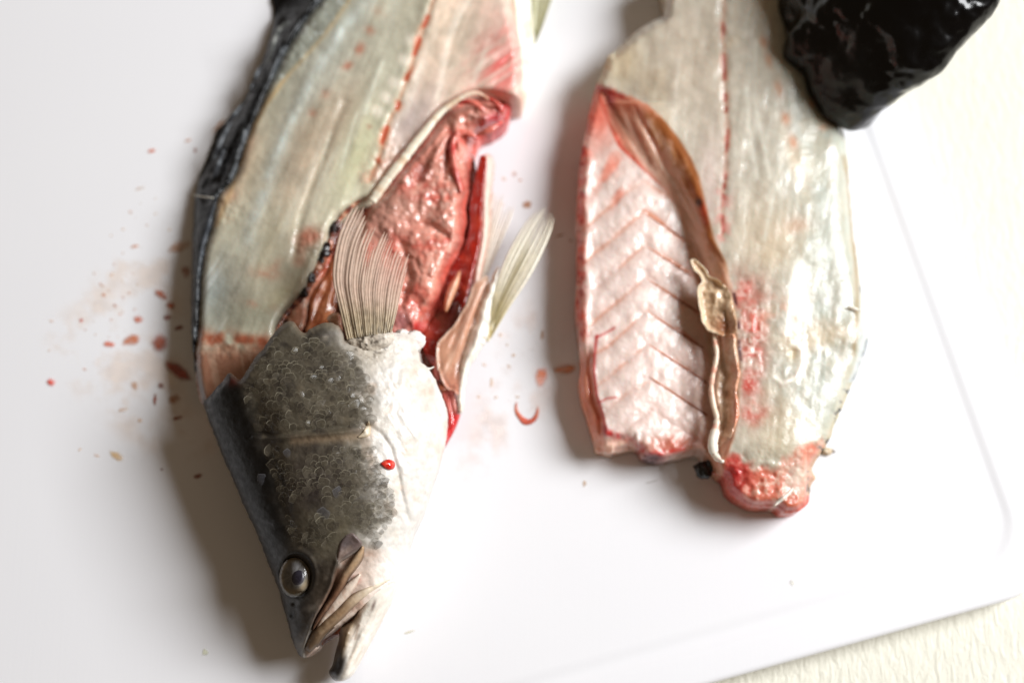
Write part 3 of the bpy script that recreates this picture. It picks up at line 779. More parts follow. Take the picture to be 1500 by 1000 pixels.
def flesh_col(x, y, d, z):
    c = flat(x, (186, 181, 160))
    n1 = fbm(x, y, 60, 4, 91); n2 = fbm(x, y, 16, 3, 92); st = streak(x, y, 113, 110, 12, 3, 93)
    c = mix(c, (150, 153, 142), blob(x, y, 480, 90, 90, 110, 30) * 0.6)
    c = mix(c, (172, 150, 128), blob(x, y, 440, 235, 40, 100, 22) * 0.75)
    c = mix(c, (160, 142, 122), blob(x, y, 500, 170, 30, 70, 22) * 0.7)
    c = mix(c, (190, 160, 132), blob(x, y, 350, 240, 26, 60, 22) * 0.6)
    c = mix(c, (186, 184, 150), blob(x, y, 524, 225, 26, 70, 20) * 0.85)
    c = mix(c, (138, 130, 108), blob(x, y, 395, 340, 20, 50, 10) * 0.6 + blob(x, y, 420, 420, 50, 60) * 0.45)
    c = mix(c, (150, 160, 160), blob(x, y, 312, 430, 34, 60, 10) * 0.75)
    c = mix(c, (128, 128, 112), blob(x, y, 370, 460, 50, 30) * 0.6)
    c = mix(c, (190, 180, 140), blob(x, y, 415, 430, 30, 14, -30) * 0.5)
    # ventral side of the spine
    xs = np.interp(y, [q[1] for q in SPINE], [q[0] for q in SPINE])
    v = ss(-4, 10, x - xs) * (1 - ss(255, 275, y))
    vc = flat(x, (204, 182, 164)); vc = mix(vc, (216, 150, 142), blob(x, y, 738, 80, 40, 70) * 0.8); vc = mix(vc, (160, 146, 142), blob(x, y, 604, 175, 24, 55, 35) * 0.8)
    vc = mix(vc, (222, 200, 176), blob(x, y, 650, 30, 36, 60) * 0.5)
    vc = mix(vc, (205, 90, 84), ss(0.1, 0.7, streak(x, y, -33, 70, 6, 2, 94)) * blob(x, y, 730, 95, 34, 42) * 0.9)
    vc = mix(vc, (238, 226, 212), line(x, y, [(694, -10), (672, 25), (656, 60), (650, 95), (640, 146)], 5) * 0.6 + line(x, y, [(716, 58), (704, 95), (694, 122)], 3.5) * 0.5)
    c = c * (1 - v[:, None]) + vc * v[:, None]
    c = mix(c, (196, 196, 184), ss(0.15, 0.8, st) * 0.28)
    c = mix(c, (136, 128, 108), ss(0.15, 0.8, -st) * 0.2)
    c = mix(c, (146, 140, 124), ss(0.1, 0.7, n1) * 0.35)
    c = mix(c, (210, 217, 210), line(x, y, STREAK1, 8) * np.clip(0.5 + 0.45 * n2 + 0.3 * n1, 0, 1)); c = mix(c, (205, 212, 204), line(x, y, STREAK1, 18) * 0.25)
    c = mix(c, (214, 214, 196), line(x, y, [(560, 92), (546, 130), (535, 165)], 3.5) * 0.7 + line(x, y, [(523, 165), (512, 200), (500, 245)], 2.5) * 0.6 + line(x, y, [(484, 195), (474, 225), (466, 270)], 2.2) * 0.5)
    # spine: white vertebra pads and orange blood line
    ds, ts = pdist(x, y, SPINE)
    for (px, py) in [(604, 60), (592, 88), (578, 122), (566, 143), (553, 163)]:
        c = mix(c, (226, 216, 200), blob(x, y, px, py, 11, 9, 30, 1.5) * 0.8)
    dash = ss(-0.3, 0.5, np.sin(ts * 44) + 1.2 * n2 + 0.5 * n1)
    c = mix(c, (196, 92, 52), np.exp(-(ds / (4.0 + 2 * n2)) ** 2) * (0.35 + 0.65 * dash) * 0.95)
    c = mix(c, (150, 50, 36), np.exp(-(ds / 2.6) ** 2) * dash * 0.6)
    # scattered blood marks
    for (px, py, a, b, an, m) in [(527, 72, 6, 9, 20, .8), (508, 97, 9, 5, -30, .85), (541, 45, 7, 6, 0, .6), (556, 18, 8, 8, 0, .4), (458, 166, 6, 6, 0, .65), (476, 137, 7, 7, 0, .4), (541, 186, 3, 3, 0, .7), (366, 200, 9, 22, 20, .4), (340, 285, 12, 12, 0, .3),
                                  (452, 347, 18, 12, -20, .8), (441, 372, 8, 24, 18, .6), (388, 400, 17, 8, 8, .75), (405, 388, 12, 5, -50, .4), (390, 447, 26, 6, 10, .45), (555, 240, 14, 22, 30, .7), (540, 258, 10, 12, 0, .6)]:
        c = mix(c, (160, 84, 62), blob(x, y, px, py, a * 1.1, b * 1.1, an) * m * 0.8 * (0.6 + 0.7 * n2))
    c = mix(c, (150, 86, 62), line(x, y, [(284, 494), (310, 497), (345, 500), (385, 503)], 13) * (0.6 + 0.9 * n2) * 0.9)
    c = mix(c, (150, 92, 70), ss(500, 525, y) * 0.75)  # reddish brown flesh beside the head, with the head's shade painted in
    c = mix(c, (200, 180, 160), ss(0.2, 0.7, streak(x, y, 80, 60, 6, 2, 95)) * ss(505, 525, y) * 0.35)
    # pale fibre lines on the shoulder
    fl = ss(0.25, 0.75, streak(x, y, 125, 120, 5.0, 2, 96)) * blob(x, y, 306, 432, 34, 46)
    c = mix(c, (226, 232, 232), fl * 0.9)
    # margins: tan line and silver inner skin
    fe, t = pdist(x, y, FEDGE)
    c = mix(c, (196, 165, 116), line(x, y, [(316, 330), (340, 275), (352, 240), (366, 200), (388, 155), (425, 105), (465, 62), (490, 30), (508, 4), (530, -40)], 3.2) * 0.75)
    xt = np.interp(y, [-60, 4, 30, 62, 105, 125], [540, 508, 490, 465, 425, 405])
    g = (1 - ss(-4, 4, x - xt)) * (1 - ss(112, 128, y))
    c = mix(c, (138, 142, 132), g * 0.8); c = mix(c, (205, 212, 210), g * ss(0.3, 0.75, fbm(x, y, 7, 3, 97)) * 0.75)  # pale specks on the silver skin are painted-in sparkles
    c = mix(c, (190, 200, 204), np.exp(-((fe - 1) / 3.0) ** 2) * (y < 330) * 0.75)
    c = mix(c, (52, 52, 52), np.exp(-(fe / 3.5) ** 2) * (y >= 330) * 0.6)
    c = mix(c, (212, 180, 146), blob(x, y, 328, 300, 22, 22) * ss(-0.2, 0.5, n2) * 0.6)
    return np.clip(c * 1.12, 3, 255)
body = sheet("body_flesh", FLESH, flesh_top, flesh_col, M_flesh, FISH, sp=2.0, skirt=0.3, rag=0.6, seed=3)

# ---- dark back skin along the left margin, with the folded black dorsal fin
SKIN_OUT = [(302, 596), (290, 572), (283, 522), (280, 470), (281, 400), (283, 330), (285, 292), (290, 262), (300, 240), (312, 208), (318, 190), (332, 178), (345, 162), (365, 132), (386, 85), (397, 45), (400, 20), (401, -60)]
SKIN_IN = [(530, -60), (476, -5), (456, 22), (438, 50), (421, 78), (404, 113), (386, 153), (365, 203), (350, 250), (341, 268), (324, 288), (318, 305), (314, 334), (303, 364), (297, 405), (294, 470), (290, 520), (296, 566), (312, 592)]
def skin_top(x, y, d):
    fe, t = pdist(x, y, FEDGE)
    left = x < np.interp(y, [q[1] for q in FEDGE][::-1], [q[0] for q in FEDGE][::-1])
    z = 15.5 + np.where(left, -11 * (np.clip(fe / 34, 0, 1.2)) ** 1.2, -1.5)
    z = z + 0.5 * np.exp(-((fe - 6) / 5) ** 2) * left
    z = z + 1.6 * fbm(x, y, 14, 3, 101) * ss(2, 12, fe) * (y < 300) + 0.35 * fbm(x, y, 6, 3, 102) + 1.2 * streak(x, y, 112, 60, 7, 2, 103) * left * (y < 270)
    return np.maximum(z - 3 * np.exp(-(d / 4) ** 2) * (fe > 5), 1.0)
def skin_col(x, y, d, z):
    fe, t = pdist(x, y, FEDGE)
    c = flat(x, (8, 8, 9)); c = mix(c, (28, 29, 32), ss(0.1, 0.7, fbm(x, y, 16, 4, 104)) * 0.5)
    c = mix(c, (150, 158, 164), np.exp(-((fe - 2) / 2.6) ** 2) * ss(-0.3, 0.6, fbm(x, y, 18, 3, 105)) * 0.6)  # silver highlight line painted into the skin colour next to the flesh
    c = mix(c, (88, 96, 108), blob(x, y, 302, 345, 8, 60, 8) * 0.55)
    return c
sheet("back_skin", SKIN_OUT + SKIN_IN, skin_top, skin_col, M_skin, FISH, sp=2.0, skirt=0.3, rag=1.0, seed=4, closed_spline=True)
tube("dorsal_spine", [(424, 33), (410, 42), (402, 58), (398, 75), (393, 92)], [2.2, 3.0, 3.2, 2.6, 1.4], lambda x, y, t: 18 - 6 * t, cvar((90, 92, 90), (150, 152, 148)), M_skin, FISH, sides=8)
for a in [[(383, 95), (376, 108), (370, 124)], [(372, 120), (368, 126), (366, 134)], [(356, 150), (344, 166), (330, 182)], [(338, 180), (324, 206), (312, 236)], [(330, 215), (320, 240), (312, 262)]]:
    tube("dorsal_spine", a, [1.2, 3.4, 1.4], lambda x, y, t: 9.5 + 2.5 * np.sin(3.1 * t), cvar((52, 54, 58), (104, 108, 112)), M_skin, FISH, sides=8)
tube("loose_fibre", [(283, 286), (296, 288), (312, 290)], [0.8, 1.0, 1.2], lambda x, y, t: 13 + 4 * t, cvar((200, 196, 186), (226, 220, 210)), M_bone, FISH, sides=6)

# ---- belly skin at the vent side, anal fin
sheet("belly_skin", [(744, -60), (746, 0), (755, 37), (762, 75), (764, 120), (762, 146), (768, 147), (775, 121), (781, 92), (785, 62), (781, 15), (776, -60)],
      lambda x, y, d: 14 - 9 * ss(752, 788, x + 0.04 * (y - 60)) + 1.5 * np.sqrt(np.clip(d / 8, 0, 1)) + 0.4 * fbm(x, y, 14, 3, 111),
      lambda x, y, d, z: mix(flat(x, (240, 236, 222)), (214, 190, 160), ss(0.2, 0.8, fbm(x, y, 18, 3, 112)) * 0.5 + (1 - ss(748, 764, x - 0.1 * y)) * 0.3), M_flesh, FISH, sp=2.2, skirt=0.3)

def fan(name, Lc, Rc, n, zf, colf, parent, mat, lens, cut, ridge=0.35, M=26, thick=0.22, seed=5, basename="fin_ray"):
    """fan of separate fin rays between two edge curves; lens(s) length factor, cut(s) fraying"""
    def rs(c):
        P = catmull(c, 1.0); t = np.concatenate([[0], np.cumsum(np.linalg.norm(np.diff(P, axis=0), axis=1))]); t /= t[-1]
        q = np.linspace(0, 1, 101); return np.stack([np.interp(q, t, P[:, 0]), np.interp(q, t, P[:, 1])], 1)
    Lp, Rp = rs(Lc), rs(Rc); q = np.linspace(0, 1, 101)
    r2 = np.random.default_rng(seed)
    wd = r2.uniform(0.6, 1.4, n); ed = np.concatenate([[0], np.cumsum(wd)]) / wd.sum()
    for k in range(n):
        s = (ed[k] + ed[k + 1]) / 2; ln = lens(s) * (1 - abs(r2.normal(0, 0.035)))
        t = np.linspace(0, ln, M)
        def at(sv): return np.stack([np.interp(t, q, Lp[:, 0] * (1 - sv) + Rp[:, 0] * sv), np.interp(t, q, Lp[:, 1] * (1 - sv) + Rp[:, 1] * sv)], 1)
        hw = 0.52 * (ed[k + 1] - ed[k]); fr = cut(s) * r2.uniform(0.5, 1.5)
        shrink = 1 - fr * ss(0.55, 1.0, t / ln) ** 1.0 - 0.72 * ss(0.93, 1.0, t / ln) 
        c0 = at(s); e0 = at(s - hw); e1 = at(s + hw)
        rows = []; cols = []
        for (f, zo) in ((-1, 0), (-0.5, 0.55), (-0.12, 1.0), (0.12, 1.0), (0.5, 0.55), (1, 0)):
            P = c0 + ((e1 - c0) if f > 0 else (c0 - e0)) * (f * np.maximum(shrink, 0.12))[:, None]
            z = zf(t, s) + ridge * zo * (1 - 0.5 * t)
            rows.append((P, z)); cols.append(colf(t, s, abs(f), P[:, 0], P[:, 1]))
        m = len(rows)
        W = np.concatenate([U(P[:, 0], P[:, 1], z) for P, z in rows]); Wb = W.copy(); Wb[:, 2] -= thick * 0.001
        C = np.concatenate(cols); V = np.concatenate([W, Wb]); C = np.concatenate([C, C]); NN = len(W); F = []
        for j in range(m - 1):
            for i in range(M - 1):
                a, b, c_, d_ = j * M + i, (j + 1) * M + i, (j + 1) * M + i + 1, j * M + i + 1
                F.append((a, b, c_, d_)); F.append((d_ + NN, c_ + NN, b + NN, a + NN))
        for i in range(M - 1):
            F.append((i + 1, i + 1 + NN, i + NN, i)); a = (m - 1) * M; F.append((a + i, a + i + NN, a + i + 1 + NN, a + i + 1))
        for j in range(m - 1):
            a, b = j * M + M - 1, (j + 1) * M + M - 1; F.append((a, b, b + NN, a + NN))
        build(basename, V, F, C, mat, parent)

# anal fin at the top edge of the picture
af = tube("anal_fin", [(778, 60), (781, 30), (783, 0), (784, -40)], [3, 5, 6, 6], lambda x, y, t: 6 + 2 * t, cvar((176, 172, 132), (200, 196, 160)), M_bone, FISH, sides=8)
fan("anal_fin", [(780, 70), (782, 40), (784, 0), (786, -50)], [(786, 62), (796, 36), (808, 0), (828, -50)], 6, lambda t, s: 6 + 3 * t, lambda t, s, f, x, y: np.column_stack([mix(flat(t, (176, 174, 136)), (146, 142, 100), f * np.ones_like(t)), np.full(t.shape, 0.9)]), af, M_fin, lambda s: 1.0, lambda s: 0.1)

# ---- body cavity
def cav_col(x, y, d, z):
    c = flat(x, (92, 38, 24)); c = mix(c, (150, 84, 52), ss(0.0, 0.7, fbm(x, y, 26, 4, 121)) * 0.6)
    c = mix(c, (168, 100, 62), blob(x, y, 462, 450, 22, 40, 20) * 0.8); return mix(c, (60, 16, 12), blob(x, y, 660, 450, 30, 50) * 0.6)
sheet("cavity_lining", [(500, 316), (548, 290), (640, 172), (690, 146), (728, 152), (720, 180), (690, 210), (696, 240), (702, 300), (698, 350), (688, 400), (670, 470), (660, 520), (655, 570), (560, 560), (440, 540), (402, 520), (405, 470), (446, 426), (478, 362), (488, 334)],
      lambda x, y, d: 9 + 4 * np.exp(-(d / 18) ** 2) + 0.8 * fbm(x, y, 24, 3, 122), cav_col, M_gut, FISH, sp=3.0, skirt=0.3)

GUTL = [(630, 398, 34, 44, 20, 4.5), (596, 300, 44, 26, -20, 2.5), (660, 318, 24, 34, 10, 4.0), (612, 345, 26, 24, 0, 2.5), (572, 330, 26, 20, 0, 2.0), (650, 250, 26, 30, 20, 2.5), (596, 262, 22, 18, -40, 2.5), (632, 215, 20, 26, 30, 2.0), (690, 165, 34, 18, -10, 3.0),
        (610, 478, 11, 8, 0, 2.6), (592, 462, 18, 16, 0, 1.5), (640, 440, 14, 16, 0, 1.5), (724, 172, 18, 18, 0, 2.0), (672, 215, 8, 34, -10, 2.2)]
def gut_top(x, y, d):
    z = 19.0 + 0 * x
    wx = x + 6 * fbm(x, y, 30, 2, 131); wy = y + 6 * fbm(x, y, 30, 2, 132)
    for (a, b, ra, rb, an, h) in GUTL: z = z + h * blob(wx, wy, a, b, ra, rb, an, 1.6) * 0.8
    lump = (1 - cells(wx, wy, 11, 3) ** 2) * (0.3 + blob(x, y, 655, 285, 40, 45) + blob(x, y, 655, 375, 26, 34) + blob(x, y, 690, 165, 50, 26) + 0.7 * blob(x, y, 590, 440, 20, 40))
    z = z + 1.2 * np.clip(lump, -0.4, 1.3) + 0.8 * np.abs(fbm(x, y, 26, 3, 133)) + 0.25 * fbm(x, y, 6, 2, 134)
    # folds at the top of the cavity
    for pl in ([(700, 208), (672, 196), (662, 212), (668, 245), (672, 275)], [(668, 192), (650, 205), (636, 232), (622, 262)], [(650, 190), (628, 215), (606, 240), (590, 262)]):
        z = z + 1.6 * line(x, y, pl, 5)
    z = z - 1.6 * line(x, y, [(660, 205), (655, 235), (650, 262)], 4) - 1.5 * line(x, y, [(600, 330), (632, 330), (655, 345)], 5) - 1.2 * line(x, y, [(586, 356), (598, 378), (600, 410), (588, 445)], 5) - 1.4 * line(x, y, [(610, 262), (618, 250), (632, 240)], 5)
    return z - 8.5 * np.exp(-(d / 10) ** 2)
def gut_col(x, y, d, z):
    n1 = fbm(x, y, 40, 4, 135); n2 = fbm(x, y, 12, 3, 136)
    c = flat(x, (220, 146, 128)); c = mix(c, (200, 78, 64), ss(0.1, 0.8, n1 + 0.35 * n2) * 0.7)
    c = mix(c, (186, 138, 122), blob(x, y, 580, 300, 40, 26) * 0.85 + blob(x, y, 555, 340, 24, 24) * 0.6); c = mix(c, (224, 150, 130), blob(x, y, 632, 402, 26, 36) * 0.7)
    c = mix(c, (236, 196, 180), np.clip(1 - cells(x, y, 10, 3) * 1.6, 0, 1) * (0.25 + blob(x, y, 655, 280, 45, 45) + blob(x, y, 690, 160, 50, 26) + blob(x, y, 650, 380, 30, 40)) * 0.8)
    c = mix(c, (140, 84, 88), blob(x, y, 588, 470, 16, 18) * 0.7); c = mix(c, (196, 40, 40), blob(x, y, 612, 478, 9, 7) * 0.9)
    c = mix(c, (176, 28, 44), blob(x, y, 726, 180, 22, 14, -20) * 0.9 + blob(x, y, 744, 158, 10, 10) * 0.7); c = mix(c, (200, 48, 40), line(x, y, [(664, 195), (660, 220), (664, 250), (676, 275)], 5) * 0.7)
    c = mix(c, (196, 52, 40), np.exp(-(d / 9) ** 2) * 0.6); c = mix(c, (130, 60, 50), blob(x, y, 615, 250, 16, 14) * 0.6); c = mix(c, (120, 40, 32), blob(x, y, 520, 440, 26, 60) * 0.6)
    return c
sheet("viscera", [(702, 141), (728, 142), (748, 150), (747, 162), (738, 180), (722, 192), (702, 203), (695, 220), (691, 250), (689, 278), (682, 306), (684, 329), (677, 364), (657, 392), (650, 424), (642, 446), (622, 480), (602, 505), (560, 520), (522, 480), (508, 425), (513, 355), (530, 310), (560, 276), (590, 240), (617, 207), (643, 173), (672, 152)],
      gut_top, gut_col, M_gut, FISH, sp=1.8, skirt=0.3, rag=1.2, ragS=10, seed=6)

# pale rib strip along the cavity margin
tube("rib_strip", [(716, 146), (702, 137), (686, 138), (668, 148), (650, 161), (635, 177), (621, 195), (607, 212), (592, 232), (575, 253), (560, 273), (545, 295)], [1.5, 3, 3.8, 4.2, 5, 5.5, 6, 6.5, 6.8, 7, 7, 6.5],
     lambda x, y, t: 23.5 + 1.2 * np.sin(3 * t), lambda x, y, t: mix(mix(flat(x, (236, 224, 202)), (214, 176, 140), ss(0.1, 0.7, fbm(x, y, 14, 3, 141)) * 0.6), (222, 150, 124), (1 - ss(0, 0.25, t)) * 0.5), M_bone, FISH, sides=12, flatten=0.55, wob=0.12)
for a, r in (([(700, 205), (688, 196), (674, 196), (664, 208), (664, 232), (670, 262), (676, 282)], 4.2), ([(668, 150), (690, 150), (706, 160), (716, 172)], 4.5), ([(706, 140), (722, 148), (733, 158), (737, 168)], 4.0), ([(736, 178), (718, 190), (700, 197)], 5.0)):
    tube("gut_strand", a, [r * .5] + [r] * (len(a) - 2) + [r * .5], lambda x, y, t: 21.5 + 1.5 * np.sin(3.1 * t), lambda x, y, t: mix(flat(x, (222, 120, 104)), (200, 56, 52), ss(-0.1, 0.6, fbm(x, y, 12, 3, 142))), M_gut, FISH, sides=10, wob=0.15)

# bloody vertebra edge with dark clots
tube("vertebra_edge", [(528, 292), (510, 308), (495, 326), (487, 345), (480, 366), (466, 392), (456, 412), (444, 432), (426, 452), (412, 472), (404, 488)], [3, 4, 4, 5, 5, 5, 5, 5, 3.5, 3, 2.5],
     lambda x, y, t: 19.5 - 2 * t + 3 * ss(0.8, 1, t), lambda x, y, t: mix(mix(flat(x, (186, 120, 92)), (84, 34, 26), ss(-0.1, 0.5, fbm(x, y, 10, 3, 143))), (226, 190, 160), ss(0.3, 0.8, fbm(x, y, 7, 3, 144)) * 0.6), M_gut, FISH, sides=10, wob=0.3)
for (px, py, r) in [(489, 334, 1.8), (476, 367, 2.1), (471, 381, 1.2), (456, 407, 1.5), (446, 428, 1.4)]:
    blobmesh("clot", px, py, 19.6, r * 0.9, r * 1.3, r * 0.8, lambda V: flat(V[:, 0], (26, 10, 10)), M_clot, FISH, 0.6, seed=px)
# pink peritoneum strip and the tan wall behind the fin
def per_col(x, y, d, z):
    c = flat(x, (214, 150, 122)); c = mix(c, (236, 206, 184), ss(0.1, 0.7, fbm(x, y, 12, 3, 151)) * 0.7); return mix(c, (170, 62, 40), blob(x, y, 474, 386, 12, 24, 20) * 0.8)
sheet("peritoneum", [(418, 466), (424, 456), (436, 442), (448, 426), (458, 412), (468, 396), (478, 378), (485, 370), (484, 382), (474, 402), (464, 418), (452, 436), (449, 455), (446, 474), (440, 486), (430, 480)],
      lambda x, y, d: 16.5 + 1.0 * ss(0, 5, d) - 0.12 * (x - 440) * 0.5 + 0.6 * fbm(x, y, 10, 3, 152), per_col, M_gut, FISH, sp=1.8, bot=lambda x, y, d, z: z - 2.0, rag=1.5, ragS=7)
sheet("cavity_membrane", [(450, 440), (462, 420), (474, 400), (486, 380), (494, 372), (497, 400), (494, 430), (490, 462), (478, 474), (462, 478), (448, 486), (447, 462)],
      lambda x, y, d: 11.5 + 1.0 * ss(0, 8, d) + 0.8 * streak(x, y, 110, 40, 8, 2, 153), lambda x, y, d, z: mix(flat(x, (158, 88, 54)), (196, 128, 88), ss(0, 0.7, fbm(x, y, 16, 3, 154)) * 0.8), M_gut, FISH, sp=2.0, bot=lambda x, y, d, z: z - 1.6)
sheet("gill_bone", [(479, 466), (488, 458), (498, 460), (500, 474), (500, 484), (486, 478)], lambda x, y, d: 30 + 1.5 * ss(0, 5, d), lambda x, y, d, z: mix(flat(x, (206, 160, 132)), (226, 190, 164), ss(0, 0.6, fbm(x, y, 8, 2, 155))), M_bone, FISH, sp=1.6, bot=lambda x, y, d, z: z - 3)

# right wall of the belly: red inside, white skin outside
def wall_col(x, y, d, z):
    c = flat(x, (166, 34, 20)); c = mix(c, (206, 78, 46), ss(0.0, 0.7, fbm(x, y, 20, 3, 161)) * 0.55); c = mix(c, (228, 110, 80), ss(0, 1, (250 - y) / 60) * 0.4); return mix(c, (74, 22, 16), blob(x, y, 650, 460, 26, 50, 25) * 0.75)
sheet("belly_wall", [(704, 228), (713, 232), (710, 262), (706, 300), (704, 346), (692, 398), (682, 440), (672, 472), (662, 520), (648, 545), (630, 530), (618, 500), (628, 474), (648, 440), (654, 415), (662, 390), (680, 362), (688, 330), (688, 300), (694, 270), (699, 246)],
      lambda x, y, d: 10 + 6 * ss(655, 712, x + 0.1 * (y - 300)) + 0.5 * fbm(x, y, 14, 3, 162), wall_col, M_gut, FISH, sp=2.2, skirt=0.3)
sheet("gill_filament", [(655, 424), (664, 408), (674, 396), (672, 415), (664, 436), (654, 456), (650, 448)], lambda x, y, d: 17 + 1.5 * ss(0, 5, d), lambda x, y, d, z: mix(flat(x, (206, 140, 104)), (226, 176, 146), ss(0, 5, d)), M_gut, FISH, sp=1.6, bot=lambda x, y, d, z: z - 2)
def bskin_col(x, y, d, z):
    c = flat(x, (238, 214, 198)); c = mix(c, (246, 238, 230), ss(0, 0.6, streak(x, y, 100, 60, 8, 2, 163)) * 0.7); c = mix(c, (232, 168, 146), np.exp(-(d / 5) ** 2) * 0.5)
    return np.column_stack([c, np.clip(ss(0, 10, d) * 0.35 + 0.6, 0, 1)])
sheet("belly_flap", [(708, 230), (718, 226), (725, 240), (722, 270), (720, 300), (722, 330), (716, 360), (708, 392), (702, 420), (694, 425), (692, 402), (700, 350), (704, 300), (708, 262)],
      lambda x, y, d: 12 + 2.5 * np.sqrt(np.clip(d / 9, 0, 1)) - 5 * ss(708, 728, x) + 0.3 * fbm(x, y, 14, 3, 164), bskin_col, M_memb, FISH, sp=2.0, bot=lambda x, y, d, z: z - 1.5)

# ---- pelvic fins
def pel_col(t, s, f, x, y):
    c = flat(t, (236, 228, 210)); c = mix(c, (220, 206, 176), 0.5 * f + 0 * t); c = mix(c, (128, 112, 66), np.exp(-((s - 0.5) / 0.13) ** 2) * ss(0.05, 0.2, t) * (1 - ss(0.45, 0.8, t)) * (0.3 + 0.5 * f))
    c = mix(c, (196, 176, 110), (1 - ss(0.1, 0.4, t)) * 0.5)
    return np.column_stack([c, 0.97 - 0.30 * f * ss(0.3, 1, t)])
pf = tube("pelvic_fin", [(714, 500), (718, 486), (724, 470), (730, 456)], [2, 4.5, 5, 3], lambda x, y, t: 13 + 0 * t, cvar((226, 214, 184), (190, 170, 110)), M_bone, FISH, sides=10)
fan("pelvic_fin", [(715, 484), (719, 455), (726, 418), (742, 374), (768, 328), (798, 294)], [(719, 496), (745, 452), (770, 415), (790, 380), (808, 340), (817, 302)], 9, lambda t, s: 13 + 5 * np.sin(2.6 * t) - 3 * t, pel_col, pf, M_fin,
    lambda s: 1.0 - 0.06 * abs(math.sin(s * 9)), lambda s: 0.45, ridge=0.6, seed=11)
def pel2_col(t, s, f, x, y):
    c = flat(t, (240, 226, 212)); c = mix(c, (222, 176, 120), np.exp(-((s - 0.3) / 0.14) ** 2) * (1 - ss(0.3, 0.7, t)) * 0.7)
    return np.column_stack([c, 0.92 - 0.2 * f - 0.25 * ss(0.5, 1, t)])
pf2 = tube("pelvic_fin", [(690, 440), (698, 428), (706, 416)], [3, 5, 3], lambda x, y, t: 11 + 0 * t, cvar((232, 196, 160), (226, 170, 120)), M_bone, FISH, sides=10)
fan("pelvic_fin", [(696, 432), (701, 392), (706, 345), (714, 295), (723, 250)], [(703, 428), (722, 384), (736, 352), (748, 326), (757, 300)], 9, lambda t, s: 10 - 2 * t + 2 * math.sin(s * 3), pel2_col, pf2, M_fin, lambda s: 1.0 - 0.12 * abs(math.sin(s * 7)), lambda s: 0.4, ridge=0.5, seed=12)

# ---- throat: white strip, pink gill membrane, red gill
def th_col(x, y, d, z):
    c = flat(x, (240, 234, 222)); return mix(c, (226, 200, 176), ss(0.1, 0.7, streak(x, y, 105, 60, 7, 2, 171)) * 0.5)
sheet("throat_skin", [(731, 389), (731, 400), (726, 425), (720, 450), (717, 480), (712, 499), (701, 517), (687, 541), (681, 570), (679, 596), (675, 606), (671, 600), (671, 570), (673, 540), (682, 508), (692, 478), (695, 474), (700, 455), (712, 425), (722, 403)],
      lambda x, y, d: 14 + 3.0 * np.sqrt(np.clip(d / 9, 0, 1)) - 3 * ss(520, 600, y) + 0.4 * fbm(x, y, 12, 3, 172) + 0.5 * streak(x, y, 105, 60, 6, 2, 173), th_col, M_flesh, FISH, sp=1.7, bot=lambda x, y, d, z: z - 4 * ss(0, 6, d) - 0.6, rag=0.9, ragS=6, seed=9)
def gm_col(x, y, d, z):
    c = flat(x, (202, 150, 122)); c = mix(c, (226, 190, 166), ss(0, 0.7, streak(x, y, 110, 60, 10, 3, 174)) * 0.7); c = mix(c, (236, 214, 196), np.exp(-(d / 2.0) ** 2) * 0.7)
    c = mix(c, (214, 124, 104), ss(530, 575, y) * 0.45)
    return np.column_stack([c, 0.93 + 0 * x])
sheet("gill_membrane", [(712, 404), (716, 416), (704, 446), (694, 474), (684, 506), (675, 540), (674, 572), (670, 579), (665, 572), (655, 569), (649, 560), (643, 545), (640, 528), (640, 507), (647, 494), (656, 485), (664, 476), (680, 452), (688, 432), (694, 416)],
      lambda x, y, d: 13.5 + 1.0 * ss(0, 10, d) + 1.2 * streak(x, y, 112, 90, 14, 2, 175) - 1.5 * ss(540, 580, y) + 0.8 * np.exp(-(d / 2.5) ** 2), gm_col, M_memb, FISH, sp=1.7, bot=lambda x, y, d, z: z - 0.8, rag=1.2, ragS=5, seed=10)
def gill_col(x, y, d, z):
    c = flat(x, (206, 96, 84)); c = mix(c, (232, 160, 146), ss(0.1, 0.7, streak(x, y, 80, 30, 4, 2, 181)) * 0.6 * (1 - ss(596, 612, y))); c = mix(c, (196, 20, 22), ss(600, 612, y) * 0.95)
    return mix(c, (240, 160, 140), line(x, y, [(656, 625), (663, 610)], 1.5) * ss(600, 612, y) * 0.4)
sheet("gill", [(640, 520), (655, 545), (668, 566), (673, 590), (674, 606), (667, 626), (657, 645), (648, 659), (644, 660), (650, 630), (650, 600), (640, 570), (632, 540)],
      lambda x, y, d: 9 + 2 * ss(0, 6, d) - 0.5 * ss(600, 660, y) + 0.5 * streak(x, y, 80, 30, 4, 2, 182), gill_col, M_gut, FISH, sp=1.6, bot=lambda x, y, d, z: z - 2.5)
blobmesh("fat_lump", 606, 500, 33.0, 3.4, 3.6, 2.6, lambda V: flat(V[:, 0], (236, 226, 220)), M_bone, FISH, 0.35, seed=8)
blobmesh("fat_lump", 590, 492, 33.0, 2.6, 2.2, 2.0, lambda V: flat(V[:, 0], (240, 234, 228)), M_bone, FISH, 0.4, seed=9)

